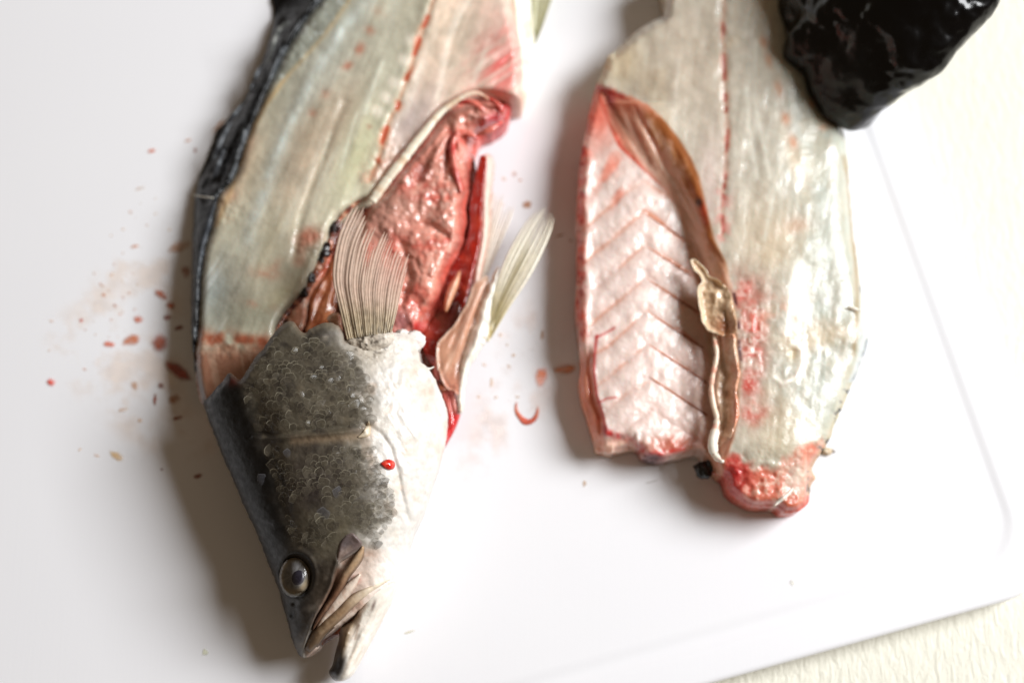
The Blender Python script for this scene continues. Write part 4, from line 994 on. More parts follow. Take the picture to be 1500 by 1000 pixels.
# ---- pectoral fin standing off the gill cover
def pec_col(t, s, f, x, y):
    c = flat(t, (186, 160, 142)); c = mix(c, (150, 136, 104), (1 - ss(0.1, 0.38, t)) * 0.8); c = mix(c, (196, 150, 136), ss(0.4, 0.8, s) * ss(0.3, 0.7, t) * 0.6)
    c = mix(c, (140, 116, 100), f * 0.16 * np.ones_like(t)); c = mix(c, (214, 190, 174), (1 - f) * 0.15 * np.ones_like(t))
    c = mix(c, (74, 64, 48), ss(0.15, 0.7, fbm(x, y, 5, 2, 191)) * (1 - ss(0.05, 0.25, t)) * 0.7); c = mix(c, (96, 84, 66), ss(0.2, 0.8, fbm(x * 2, y * 0.5, 6, 2, 192)) * (1 - ss(0.2, 0.6, t)) * 0.35)
    return np.column_stack([np.clip(c * 1.08, 0, 255), 0.98 - 0.08 * f * ss(0.35, 0.8, t)])
def pbase_col(x, y, d, z):
    c = flat(x, (190, 178, 162)); c = mix(c, (66, 56, 46), ss(0.12, 0.6, fbm(x, y, 4, 3, 193)) * (0.85 - 0.5 * ss(540, 575, x))); return mix(c, (226, 218, 206), ss(540, 575, x) * 0.6)
pec = sheet("pectoral_fin", [(506, 504), (508, 494), (516, 486), (530, 478), (548, 474), (562, 475), (573, 482), (577, 492), (572, 504), (556, 514), (538, 520), (520, 518), (510, 512)],
            lambda x, y, d: 42.5 + 3.2 * np.sqrt(np.clip(d / 16, 0, 1)) - 0.25 * np.maximum(490 - y, 0) * 0.2 + 0.3 * fbm(x, y, 6, 3, 194), pbase_col, M_head, FISH, sp=1.5, bot=lambda x, y, d, z: z - 4)
def pec_len(s): return 1.03 - 0.10 * math.exp(-((s - 0.30) / 0.05) ** 2) - 0.22 * math.exp(-((s - 0.47) / 0.05) ** 2) - 0.06 * math.sin(s * 40) ** 2 - 0.10 * (s > 0.7) * abs(math.sin(s * 23))
fan("pectoral_fin", [(508, 497), (497, 452), (488, 412), (489, 381), (496, 345), (507, 318), (521, 292)], [(574, 486), (582, 454), (588, 426), (596, 396), (604, 372)], 27, lambda t, s: 44.5 - 3 * t - 6 * t * t + 1.2 * math.sin(s * 3.1) + 0.25 * math.sin(s * 31), pec_col, pec, M_fin,
    pec_len, lambda s: 0.25 + 0.4 * math.exp(-((s - 0.32) / 0.05) ** 2) + 0.5 * math.exp(-((s - 0.47) / 0.06) ** 2) + 0.25 * (s > 0.6), ridge=0.16, seed=13)

# ================================================================== RIGHT: the fillet
FIL = empty("fillet", U(1060, 450, 0))
tag(FIL, "pale boned fish fillet lying skin side down, rib cage open, bloody collar end", "fish fillet")
FOUT = [(985, -60), (977, 0), (971, 24), (955, 32), (940, 41), (920, 57), (904, 72), (888, 86), (884, 102), (877, 116), (872, 128), (866, 155), (858, 192), (851, 230), (847, 280), (845, 320), (846, 345), (845, 400), (844, 438), (846, 470), (850, 512), (851, 532), (849, 566), (859, 605), (869, 638), (875, 660), (902, 661), (934, 656), (942, 668), (965, 674), (990, 671), (1020, 665), (1032, 676), (1046, 688), (1062, 698),
        (1066, 714), (1076, 725), (1088, 733), (1105, 741), (1136, 741), (1150, 749), (1165, 749), (1183, 737), (1187, 712), (1194, 700), (1190, 684), (1202, 664), (1214, 645), (1224, 618), (1236, 592), (1243, 574), (1259, 540), (1273, 492), (1270, 464), (1262, 422), (1256, 380), (1250, 345), (1245, 287), (1242, 237), (1238, 205), (1230, 180), (1205, 145), (1190, 118), (1175, 90), (1162, 50), (1152, 0), (1145, -60)]
BOUT = [(900, 110), (927, 140), (945, 150), (970, 172), (995, 203), (1012, 230), (1025, 261), (1034, 300), (1046, 350), (1064, 384), (1072, 418), (1080, 470), (1083, 520), (1087, 548), (1084, 575), (1084, 604), (1076, 640), (1064, 672), (1058, 700)]
BIN = [(872, 128), (878, 150), (888, 176), (905, 215), (935, 243), (970, 276), (988, 306), (998, 330), (1010, 380), (1020, 420), (1026, 452), (1031, 478), (1036, 505), (1040, 535), (1043, 575), (1047, 620), (1040, 650), (1030, 668)]
def xat(y, c):
    p = np.asarray(c, float); return np.interp(y, p[:, 1], p[:, 0])
FSP = [(1060, -20), (1060, 20), (1060, 60), (1061, 110), (1063, 150), (1066, 190), (1064, 230), (1062, 262), (1058, 310), (1060, 345)]
def ribv(x, y):
    """chevron phase of the rib segments"""
    mid = 945 + 0.03 * (y - 350)
    dx = x - mid
    return y - np.where(dx < 0, 0.82 * np.abs(dx), 0.66 * dx) - 4 * fbm(x, y, 50, 2, 201)
def YB(x): return np.interp(x, [860, 872, 900, 927, 945, 960], [124, 127, 134, 143, 150, 150])
def fil_top(x, y, d):
    xo = xat(y, BOUT); xi = xat(y, BIN)
    below = ss(-7, 7, y - YB(x))
    m = 1 - (1 - ss(0, 1, (x - xi) / np.maximum(xo - xi, 6))) * below
    main = 23.5 - 5.0 * ss(1120, 1285, x) + 0.8 * fbm(x, y, 60, 3, 202) + 0.09 * streak(x, y, 97, 90, 12, 2, 203) + 0.05 * fbm(x, y, 9, 3, 204)
    main = main - 8 * ss(30, -40, y) * 0 - 3.5 * ss(1000, 900, x) * (y < 150)
    main = main - 5 * ss(640, 720, y) + (0.55 * fbm(x, y, 11, 3, 205) + 0.9 * (1 - cells(x + 4 * fbm(x, y, 16, 2, 212), y + 4 * fbm(x, y, 16, 2, 213), 12, 9) ** 2) * blob(x, y, 1095, 705, 45, 32)) * ss(640, 690, y)
    ds, ts = pdist(x, y, FSP)
    main = main - 0.45 * np.exp(-(ds / 6) ** 2) + 0.2 * fbm(x, y, 14, 2, 230) * np.exp(-(ds / 12) ** 2)
    rg = blob(x, y, 1100, 480, 32, 90) + blob(x, y, 1210, 490, 40, 24) * 0.7 + blob(x, y, 1165, 535, 40, 40) * 0.6
    main = main + rg * (0.3 * fbm(x, y, 10, 3, 206) + 0.15 * streak(x, y, 95, 22, 6, 2, 207))
    main = main - 0.9 * blob(x, y, 1162, 516, 7, 14, 8) + 0.5 * line(x, y, [(1160, 505), (1175, 512), (1176, 530), (1166, 552), (1146, 562), (1134, 552)], 4)
    main = main - 1.0 * line(x, y, [(1245, 260), (1249, 330), (1254, 400), (1257, 450)], 3.5)
    ph = ribv(x, y)
    rib = 12.0 + 4.5 * ss(1040, 910, x) + 0.55 * np.abs(np.sin(np.pi * (ph - 312) / 48.0)) ** 0.6 * ss(200, 300, y) + 0.3 * fbm(x, y, 16, 3, 208)
    rib = rib + 0.5 * fbm(x, y, 12, 3, 209) * ss(610, 660, y) + 0.9 * np.exp(-((x - 857 - 6 * fbm(y, y * 0, 30, 2, 210)) / 7) ** 2)
    band = np.sin(np.clip((x - xi) / np.maximum(xo - xi, 6), 0, 1) * np.pi)
    z = rib * (1 - m) + main * m + 0.7 * streak(x, y, 62, 80, 11, 2, 211) * band * (1 - ss(400, 440, y)) * below
    edge = 4.5 * np.exp(-(d / 6) ** 2) + 2.0 * np.exp(-(d / 16) ** 2) * (x > 1180)
    z = z - edge * np.where(x < 900, 0.55, 1.0)
    # thin translucent flap at the lower left
    fl = ss(-2, 6, xat(y, [(868, 520), (868, 545), (872, 575), (884, 610), (886, 625), (886, 640)]) - x) * ss(500, 530, y)
    z = z - 3.5 * fl - 3.0 * ss(632, 648, y) * (x < 932) * (x > 868)
    return np.maximum(z, 1.2)
def fil_col(x, y, d, z):
    n1 = fbm(x, y, 60, 4, 221); n2 = fbm(x, y, 14, 3, 222); n3 = fbm(x, y, 6, 2, 223); st = streak(x, y, 97, 130, 10, 3, 224)
    c = flat(x, (194, 186, 170))
    c = mix(c, (178, 184, 172), ss(1110, 1210, x) * (0.75 + 0.2 * n1)); c = mix(c, (208, 190, 170), blob(x, y, 1010, 90, 70, 110) * 0.6)
    c = mix(c, (214, 192, 156), blob(x, y, 910, 90, 36, 40) * 0.7); c = mix(c, (216, 190, 182), blob(x, y, 1040, 270, 24, 80) * 0.6)
    c = mix(c, (222, 214, 198), ss(0.1, 0.8, st) * 0.35); c = mix(c, (190, 178, 158), ss(0.15, 0.8, -st) * 0.25)
    c = mix(c, (196, 174, 142), ss(0.2, 0.8, n1) * 0.3)
    c = mix(c, (216, 192, 160), blob(x, y, 1125, 350, 50, 60) * 0.5 + blob(x, y, 1165, 240, 10, 60, -20) * 0.5)
    for pl in ([(1108, 60), (1106, 150), (1122, 230), (1128, 260)], [(1150, 215), (1138, 260), (1128, 310), (1120, 350)], [(1094, 130), (1098, 200), (1110, 260)]):
        c = mix(c, (236, 232, 218), line(x, y, pl, 4) * 0.55)
    c = mix(c, (206, 186, 150), ss(640, 560, y) * 0 + blob(x, y, 1150, 640, 50, 40) * 0.5)
    # blood line and second row of spots
    ds, ts = pdist(x, y, FSP); dash = ss(-0.3, 0.5, np.sin(ts * 40 + 1) + 1.2 * n2 + 0.5 * n1)
    c = mix(c, (198, 124, 96), np.exp(-(ds / (4 + 2 * n2)) ** 2) * (0.35 + 0.5 * dash) * 0.85); c = mix(c, (140, 40, 32), np.exp(-(ds / 2.2) ** 2) * dash * 0.65)
    c = mix(c, (226, 150, 140), np.exp(-(ds / 12) ** 2) * ss(230, 300, y) * ss(-0.1, 0.5, n2) * 0.6)
    for (px, py, a, b, m) in [(1119, 62, 6, 9, .6), (1126, 88, 5, 12, .5), (1141, 130, 6, 14, .5), (1151, 174, 6, 10, .75), (1162, 208, 6, 10, .75), (1190, 150, 7, 9, .5), (1208, 186, 9, 5, .5), (1220, 230, 4, 14, .35), (1168, 330, 20, 12, .35)]:
        c = mix(c, (196, 124, 84), blob(x, y, px, py, a, b, -15) * m)
    # bloody patches with white torn tissue
    b1 = blob(x, y, 1094, 440, 26, 34, -20) * 0.8 + blob(x, y, 1104, 505, 17, 36) * 1.1 + blob(x, y, 1098, 565, 14, 16) * 0.8 + blob(x, y, 1100, 605, 24, 20) * 0.6
    c = mix(c, (206, 74, 60), np.clip(b1, 0, 1) * (0.75 + 0.6 * n2)); c = mix(c, (226, 176, 150), blob(x, y, 1140, 460, 50, 26) * ss(-0.2, 0.5, n2) * 0.6)
    c = mix(c, (240, 226, 214), ss(0.25, 0.6, n3 + 0.4 * n2) * np.clip(b1 * 0.8 + blob(x, y, 1180, 490, 90, 60) * 0.5, 0, 1) * 0.8)
    c = mix(c, (224, 196, 160), blob(x, y, 1200, 492, 60, 20, -8) * 0.5)
    c = mix(c, (196, 176, 140), blob(x, y, 1162, 516, 6, 13, 8) * 0.9); c = mix(c, (240, 234, 222), line(x, y, [(1160, 505), (1175, 512), (1176, 530), (1166, 552), (1146, 562), (1134, 552)], 4.5) * 0.8)
    # collar end
    ce = ss(-14, 10, y - np.interp(x, [1040, 1062, 1080, 1100, 1130, 1150, 1165, 1190], [660, 662, 668, 680, 690, 678, 664, 650]) + 10 * n2)
    cc = flat(x, (216, 116, 92)); cc = mix(cc, (190, 30, 30), blob(x, y, 1078, 695, 20, 32) * 0.95); cc = mix(cc, (232, 190, 170), ss(0.05, 0.6, n3 + 0.5 * n2) * 0.75 * (1 - 0.8 * blob(x, y, 1078, 695, 20, 32)))
    cc = mix(cc, (216, 206, 190), blob(x, y, 1168, 695, 22, 30) * 0.85); cc = mix(cc, (190, 90, 60), blob(x, y, 1160, 740, 30, 9) * 0.8); cc = mix(cc, (206, 66, 50), np.exp(-(d / 6) ** 2) * 0.6)
    cc = mix(cc, (242, 236, 224), line(x, y, [(1136, 739), (1148, 728), (1160, 716)], 3.5) * 0.9)
    k = (ce * (x > 1040))[:, None] * 0.92; c = c * (1 - k) + cc * k
    # skin margin on the right
    mr = line(x, y, [(1236, 230), (1244, 270), (1248, 330), (1252, 380), (1256, 430), (1254, 480), (1250, 520)], 3.2)
    c = mix(c, (146, 122, 84), mr * 0.75); xr = np.interp(y, [180, 270, 330, 380, 440, 520, 600, 660], [1232, 1246, 1250, 1254, 1259, 1255, 1228, 1206])
    sk = ss(0, 4, x - xr) * (y > 150); c = mix(c, (196, 200, 198), sk * 0.85)
    c = mix(c, (90, 100, 108), sk * np.exp(-(d / 3) ** 2) * (y > 420) * ss(-0.3, 0.4, n2) * 0.8)
    low = np.exp(-(d / 6.5) ** 2) * (y > 560) * (x > 1180) * (y < 725)
    s_ = x * 0.42 - y * 0.9
    c = mix(c, (186, 172, 136), low * 0.8); c = mix(c, (28, 28, 28), low * ss(0.2, 0.7, 0.6 * np.sin(s_ * 0.42) + 1.3 * n3) * 0.95)
    wet_ = blob(x, y, 1200, 150, 30, 50, -30); c = mix(c, (150, 150, 132), wet_ * ss(0, 0.6, n3) * 0.5)
    # ---------------- rib cage
    xo = xat(y, BOUT); xi = xat(y, BIN); below = ss(-3, 3, y - YB(x) + 4 * n3)
    m = 1 - (1 - ss(-2, 3, x - xi)) * below
    rc = flat(x, (222, 198, 188)); ph = ribv(x, y); rl = np.abs(((ph - 312) / 48.0 + 0.5) % 1 - 0.5) * 48
    rc = mix(rc, (232, 216, 208), ss(6, 24, rl) * 0.6)
    rc = mix(rc, (206, 120, 84), np.exp(-(rl / 3.6) ** 2) * ss(240, 310, y) * (1 - ss(560, 610, y)) * ss(-0.5, 0.3, n1 + 0.6 * n2) * np.where(x > 945, 0.8, 0.42))
    rc = mix(rc, (216, 170, 154), ss(980, 1040, x) * 0.55)
    rc = mix(rc, (226, 108, 80), ss(-0.1, 0.9, streak(x, y, 120, 40, 16, 4, 228)) * blob(x, y, 902, 258, 30, 40) * 0.75)
    rc = mix(rc, (222, 96, 72), blob(x, y, 880, 165, 22, 46, 8) * 0.8)
    le = np.exp(-((x - xat(y, [(872, 128), (858, 200), (850, 260), (849, 330), (849, 420), (850, 480), (860, 540)])) / 9) ** 2) * (1 - ss(470, 530, y))
    rc = mix(rc, (222, 96, 74), le * (0.6 + 0.6 * n2)); rc = mix(rc, (160, 26, 28), le * ss(0.4, 0.8, n3) * 0.6)
    rc = mix(rc, (178, 30, 26), line(x, y, [(874, 492), (871, 520), (870, 545), (874, 580), (884, 612), (886, 632)], 2.2) * 0.75 + line(x, y, [(874, 494), (890, 486), (900, 480)], 1.8) * 0.6 + line(x, y, [(876, 590), (890, 583), (902, 582)], 1.6) * 0.5)
    rc = mix(rc, (130, 14, 16), blob(x, y, 884, 630, 7, 8, 0, 1.6) * 0.9)
    rc = mix(rc, (206, 60, 58), line(x, y, [(892, 634), (918, 644), (934, 650), (944, 662), (965, 664), (1000, 656)], 5) * (0.6 + 0.5 * n3))
    rc = mix(rc, (190, 84, 58), blob(x, y, 985, 650, 40, 12, -6) * 0.7); rc = mix(rc, (80, 16, 22), blob(x, y, 957, 671, 18, 6) * 0.9)
    fl = ss(-2, 6, xat(y, [(868, 520), (868, 545), (872, 575), (884, 610), (886, 625), (886, 640)]) - x) * ss(500, 540, y)
    rc = mix(rc, (232, 138, 108), fl * 0.9); rc = mix(rc, (238, 186, 164), ss(636, 648, y) * (x < 932) * 0.8)
    mk = m[:, None]; c = rc * (1 - mk) + c * mk
    # membrane band between ribs and back muscle
    w = np.clip((x - xi) / np.maximum(xo - xi, 6), 0, 1)
    bm = ss(-1, 2, x - xi) * (1 - ss(-4, 3, x - xo)) * below
    bc = flat(x, (230, 182, 158)); bc = mix(bc, (176, 102, 50), ss(0.55, 0.9, w + 0.16 * n2) * (1 - ss(340, 430, y)) * ss(140, 175, y + 20 * n2)); bc = mix(bc, (222, 140, 112), ss(180, 150, y) * 0.8 + blob(x, y, 920, 190, 22, 50, -25) * 0.7)
    bc = mix(bc, (206, 176, 146), ss(400, 470, y) * 0.7); bc = mix(bc, (206, 64, 44), np.exp(-(w / 0.10) ** 2) * (1 - ss(250, 310, y)) * 0.9)
    bc = mix(bc, (140, 76, 44), ss(0.2, 0.8, streak(x, y, 62, 80, 9, 2, 226)) * 0.35); bc = mix(bc, (216, 186, 168), ss(0.2, 0.8, streak(x, y, 62, 70, 8, 2, 227)) * 0.45 * (1 - ss(0.6, 0.9, w)))
    bc = mix(bc, (210, 80, 46), blob(x, y, 1032, 310, 7, 20, -10) * 0.9); bc = mix(bc, (30, 16, 10), blob(x, y, 1024, 296, 5, 6) * 0.85); bc = mix(bc, (196, 120, 92), ss(600, 640, y) * 0.6)
    bk = bm[:, None] * 0.95; c = c * (1 - bk) + bc * bk
    c = mix(c, (52, 14, 16), (line(x, y, [(1073, 420), (1078, 445), (1082, 475), (1083, 510), (1086, 535)], 2.4) * ss(-0.4, 0.3, n2)) * 0.9)
    c = mix(c, (160, 60, 70), blob(x, y, 894, 145, 7, 14, -10) * 0.7); c = mix(c, (180, 40, 36), line(x, y, [(874, 128), (890, 134), (912, 142)], 4) * 0.7)
    return np.clip(c, 3, 255)
flesh2 = sheet("fillet_flesh", FOUT, fil_top, fil_col, M_fillet, FIL, sp=1.9, bot=0.3, rag=0.9, ragS=7, seed=21)
def fsurf(x, y):
    x = np.atleast_1d(np.asarray(x, float)); y = np.atleast_1d(np.asarray(y, float)); return fil_top(x, y, np.full(x.shape, 40.0))

# thin dark rib bones showing through on the shaded side
for k in range(6):
    y0 = 312 + 48 * k
    pts = []
    for q in np.linspace(0, 1, 7):
        x_ = 946 + q * (min(xat(y0 + 40, BIN), 1040) - 946 - 4); pts.append((x_, y0 - 0.66 * (x_ - (945 + 0.03 * (y0 - 350))) * -1.0))
    tube("rib", pts, [0.8, 1.6, 2, 2, 2, 2, 1.5], lambda x, y, t: fsurf(x, y) - 0.25, lambda x, y, t: mix(flat(x, (214, 140, 104)), (140, 76, 48), t), M_bone, FIL, sides=8)

# frilled membrane flap and its pale ridge
def frill_col(x, y, d, z):
    c = flat(x, (212, 180, 146)); c = mix(c, (226, 200, 170), ss(0, 0.7, fbm(x, y, 12, 3, 231)) * 0.7); c = mix(c, (150, 86, 54), blob(x, y, 1062, 478, 16, 14) * 0.85); return mix(c, (238, 220, 190), np.exp(-(d / 2.4) ** 2) * (x < 1052) * 0.9)
sheet("membrane_flap", [(1012, 381), (1018, 380), (1026, 386), (1034, 394), (1038, 403), (1044, 406), (1054, 411), (1064, 420), (1071, 432), (1074, 448), (1078, 466), (1080, 480), (1072, 492), (1058, 492), (1047, 488), (1036, 482), (1029, 470), (1025, 450), (1022, 432), (1022, 420), (1029, 412), (1024, 402), (1016, 394)],
      lambda x, y, d: np.maximum(20.5 + 2.0 * ss(1018, 1078, x), fsurf(x, y) + 0.9) + 1.8 * np.exp(-(d / 4) ** 2) * (x < 1060) + 0.9 * fbm(x, y, 14, 3, 232), frill_col, M_gut, FIL, sp=1.5, bot=lambda x, y, d, z: z - 1.2, rag=0.9, ragS=7, seed=22)
tube("membrane_ridge", [(1046, 486), (1047, 500), (1050, 516), (1048, 532), (1044, 550), (1042, 570), (1045, 592), (1050, 612), (1048, 630), (1044, 648), (1046, 662), (1052, 672), (1060, 676)], [1.5, 3.0, 3.6, 4, 4, 3.6, 3.6, 4, 5.5, 7, 6, 4, 2],
     lambda x, y, t: np.maximum(20.5 - 4.0 * ss(0.8, 1, t), fsurf(x, y) + 1.6) + 0.7 * np.sin(9 * t), lambda x, y, t: mix(mix(flat(x, (236, 214, 190)), (250, 242, 228), ss(0.6, 0.8, t)), (222, 140, 116), ss(0.1, 0.8, fbm(x, y, 12, 3, 233)) * 0.6), M_bone, FIL, sides=12, flatten=0.9, wob=0.2)
def under_col(x, y, d, z):
    c = flat(x, (222, 186, 156)); c = mix(c, (196, 130, 98), ss(0, 0.7, fbm(x, y, 18, 3, 234)) * 0.6); c = mix(c, (226, 206, 182), blob(x, y, 1058, 560, 9, 60) * 0.6); return mix(c, (220, 120, 92), blob(x, y, 1080, 600, 10, 40) * 0.6)
sheet("membrane_sheet", [(1048, 488), (1078, 484), (1084, 520), (1088, 545), (1084, 575), (1086, 604), (1078, 636), (1070, 660), (1060, 672), (1046, 668), (1044, 648), (1050, 612), (1045, 580), (1048, 532)],
      lambda x, y, d: np.maximum(19.5 + 2 * ss(1048, 1088, x), fsurf(x, y) + 0.5 + 1.5 * ss(0, 8, d)) - 1.5 * blob(x, y, 1064, 570, 12, 90) - 2 * ss(610, 670, y) - 2.2 * (1 - ss(0, 7, d)) + 0.7 * fbm(x, y, 12, 3, 235), under_col, M_gut, FIL, sp=1.7, bot=lambda x, y, d, z: z - 3.0, rag=1.2, seed=23)
tube("white_tendon", [(1134, 741), (1142, 733), (1152, 725), (1162, 714)], [1, 2.4, 2.8, 1.2], lambda x, y, t: fsurf(x, y) + 0.0, cvar((244, 238, 226), (226, 206, 190)), M_bone, FIL, sides=8)
blobmesh("black_membrane", 1031, 688, 9.5, 2.9, 3.6, 2.8, lambda V: flat(V[:, 0], (20, 24, 26)), M_clot, FIL, 0.35, seed=31, ang=20)
blobmesh("black_membrane", 1042, 682, 10.5, 2.0, 2.2, 2.0, lambda V: flat(V[:, 0], (24, 24, 24)), M_clot, FIL, 0.35, seed=32)
tube("bloody_stalk", [(1040, 690), (1050, 690), (1062, 692)], [5, 6.5, 7], lambda x, y, t: 9.5 + 2 * t, cvar((186, 84, 52), (214, 120, 84)), M_gut, FIL, sides=10, wob=0.15)
blobmesh("black_membrane", 957, 671, 5.5, 4.6, 1.7, 1.4, lambda V: flat(V[:, 0], (52, 10, 16)), M_clot, FIL, 0.2, seed=33, ang=-8)
tube("loose_fibre", [(1242, 449), (1252, 452), (1262, 456)], [1.2, 2.2, 0.8], lambda x, y, t: fsurf(x, y) + 0.8, cvar((246, 240, 230), (230, 220, 205)), M_bone, FIL, sides=8)

# ================================================================== gloved hand holding the tail of the fillet
def gloved_hand():
    import bmesh
    # (pixel x, pixel y, height mm, radius mm) along each finger; the fingers lie side by side, tips on the fillet's edge
    chains = [
        [(1250, 170, 18, 5.4), (1264, 150, 23, 7.4), (1292, 122, 33, 8.4), (1330, 84, 44, 9.4), (1376, 36, 52, 10.2), (1420, -20, 56, 11.5)],
        [(1204, 132, 22, 6.6), (1228, 104, 28, 8.4), (1268, 70, 38, 9.0), (1310, 24, 50, 10), (1350, -30, 56, 11), (1400, -90, 58, 12)],
        [(1172, 76, 23, 6.8), (1202, 50, 30, 8.8), (1244, 14, 41, 9.4), (1286, -34, 52, 10), (1330, -90, 57, 12)],
        [(1164, 20, 22, 6.5), (1190, -6, 30, 8.4), (1224, -44, 41, 9), (1270, -96, 52, 11)],
        [(1230, 60, 26, 8), (1280, 40, 34, 10), (1330, 10, 42, 12)],
        [(1228, 156, 20, 6.0), (1246, 132, 25, 8), (1276, 100, 34, 9)],
    ]
    palm = [(1340, -40, 48, 17), (1330, -100, 52, 19), (1300, -150, 50, 18), (1400, -120, 54, 19), (1430, -60, 50, 15), (1420, -210, 58, 24), (1470, -300, 66, 26), (1520, -400, 74, 28), (1280, -70, 40, 12)]
    pts = []
    for ch in chains:
        C = catmull(np.array(ch, float), 3.0)
        for p in C: pts.append(p)
    for a, b in ((0, 1), (1, 2), (0, 4), (4, 3), (1, 3), (3, 5), (5, 6), (6, 7), (1, 5), (2, 8), (0, 8)):
        A = np.array(palm[a], float); B = np.array(palm[b], float)
        for t in np.linspace(0, 1, 14): pts.append(A * (1 - t) + B * t)
    pts = np.array(pts)
    ctr = U(pts[:, 0], pts[:, 1], pts[:, 2]); rad = pts[:, 3] * 0.001
    # smooth union on a voxel grid, polygonised with a height-independent surface-nets pass
    h = 0.0021
    lo = ctr.min(0) - rad.max() - 3 * h; hi = ctr.max(0) + rad.max() + 3 * h
    hi[1] = min(hi[1], 0.29); hi[0] = min(hi[0], 0.36)
    ax = [np.arange(lo[k], hi[k], h) for k in range(3)]
    G = np.stack(np.meshgrid(*ax, indexing='ij'), -1)
    k = 0.0016
    acc = np.zeros(G.shape[:3])
    best = np.full(G.shape[:3], 1.0)
    for c, r in zip(ctr, rad):
        i0 = [max(0, int((c[q] - r - 0.008 - lo[q]) / h)) for q in range(3)]; i1 = [int((c[q] + r + 0.008 - lo[q]) / h) + 2 for q in range(3)]
        s = tuple(slice(i0[q], i1[q]) for q in range(3))
        d = np.linalg.norm(G[s] - c, axis=-1) - r
        best[s] = np.minimum(best[s], d); 
        acc[s] += np.exp(-np.clip(d, -0.02, 0.03) / k)
    sd = np.where(acc > 1e-8, -k * np.log(acc + 1e-12), 0.03)
    sd = np.where(best > 0.007, best, sd) + 0.0024
    # surface nets
    ins = sd < 0
    S = ins.shape
    corner = [(i, j, l) for i in (0, 1) for j in (0, 1) for l in (0, 1)]
    cs = np.stack([ins[i:S[0] - 1 + i, j:S[1] - 1 + j, l:S[2] - 1 + l] for i, j, l in corner], -1)
    act = cs.any(-1) & ~cs.all(-1)
    vid = -np.ones(act.shape, int); vid[act] = np.arange(act.sum())
    ii = np.argwhere(act)
    vals = np.stack([sd[ii[:, 0] + i, ii[:, 1] + j, ii[:, 2] + l] for i, j, l in corner], -1)
    P = np.zeros((len(ii), 3)); cntr = np.zeros(len(ii))
    for a in range(8):
        for b in range(a + 1, 8):
            ca, cb = np.array(corner[a]), np.array(corner[b])
            if np.abs(ca - cb).sum() != 1: continue
            va, vb = vals[:, a], vals[:, b]; m = (va < 0) != (vb < 0)
            t = np.where(m, va / (va - vb + 1e-15), 0)
            P[m] += (ca[None] + t[m, None] * (cb - ca)[None]); cntr[m] += 1
    V = lo + (ii + P / cntr[:, None]) * h
    F = []
    for axis in range(3):
        o1, o2 = (axis + 1) % 3, (axis + 2) % 3
        sl0 = [slice(None)] * 3; sl1 = [slice(None)] * 3
        sl0[axis] = slice(0, S[axis] - 1); sl1[axis] = slice(1, S[axis])
        ch = ins[tuple(sl0)] != ins[tuple(sl1)]
        for e in np.argwhere(ch):
            if e[o1] == 0 or e[o2] == 0: continue
            q = []
            for (d1, d2) in ((-1, -1), (0, -1), (0, 0), (-1, 0)):
                w = e.copy(); w[o1] += d1; w[o2] += d2
                if (w >= np.array(act.shape)).any(): q = None; break
                q.append(vid[tuple(w)])
            if q is None or min(q) < 0: continue
            if not ins[tuple(e)]: q = q[::-1]
            F.append(tuple(q))
    me = bpy.data.meshes.new("gloved_hand")
    me.from_pydata([tuple(v) for v in V], [], F); me.validate()
    o = link("gloved_hand", me, M_glove)
    sm = o.modifiers.new("relax", 'SMOOTH'); sm.factor = 0.6; sm.iterations = 6
    sb = o.modifiers.new("sub", 'SUBSURF'); sb.levels = 2; sb.render_levels = 2
    tx = bpy.data.textures.new("glove_wrinkle", 'CLOUDS'); tx.noise_scale = 0.016; tx.noise_depth = 1
    dp = o.modifiers.new("wrinkle", 'DISPLACE'); dp.texture = tx; dp.strength = 0.004; dp.mid_level = 0.5; dp.texture_coords = 'GLOBAL'
    t2 = bpy.data.textures.new("glove_crease", 'CLOUDS'); t2.noise_scale = 0.0065; t2.noise_depth = 1
    d2 = o.modifiers.new("crease", 'DISPLACE'); d2.texture = t2; d2.strength = 0.0015; d2.mid_level = 0.5; d2.texture_coords = 'GLOBAL'
    me.polygons.foreach_set("use_smooth", np.ones(len(me.polygons), bool))
    tag(o, "hand in a wet black rubber glove gripping the edge of the fillet", "hand")
    return o
gloved_hand()

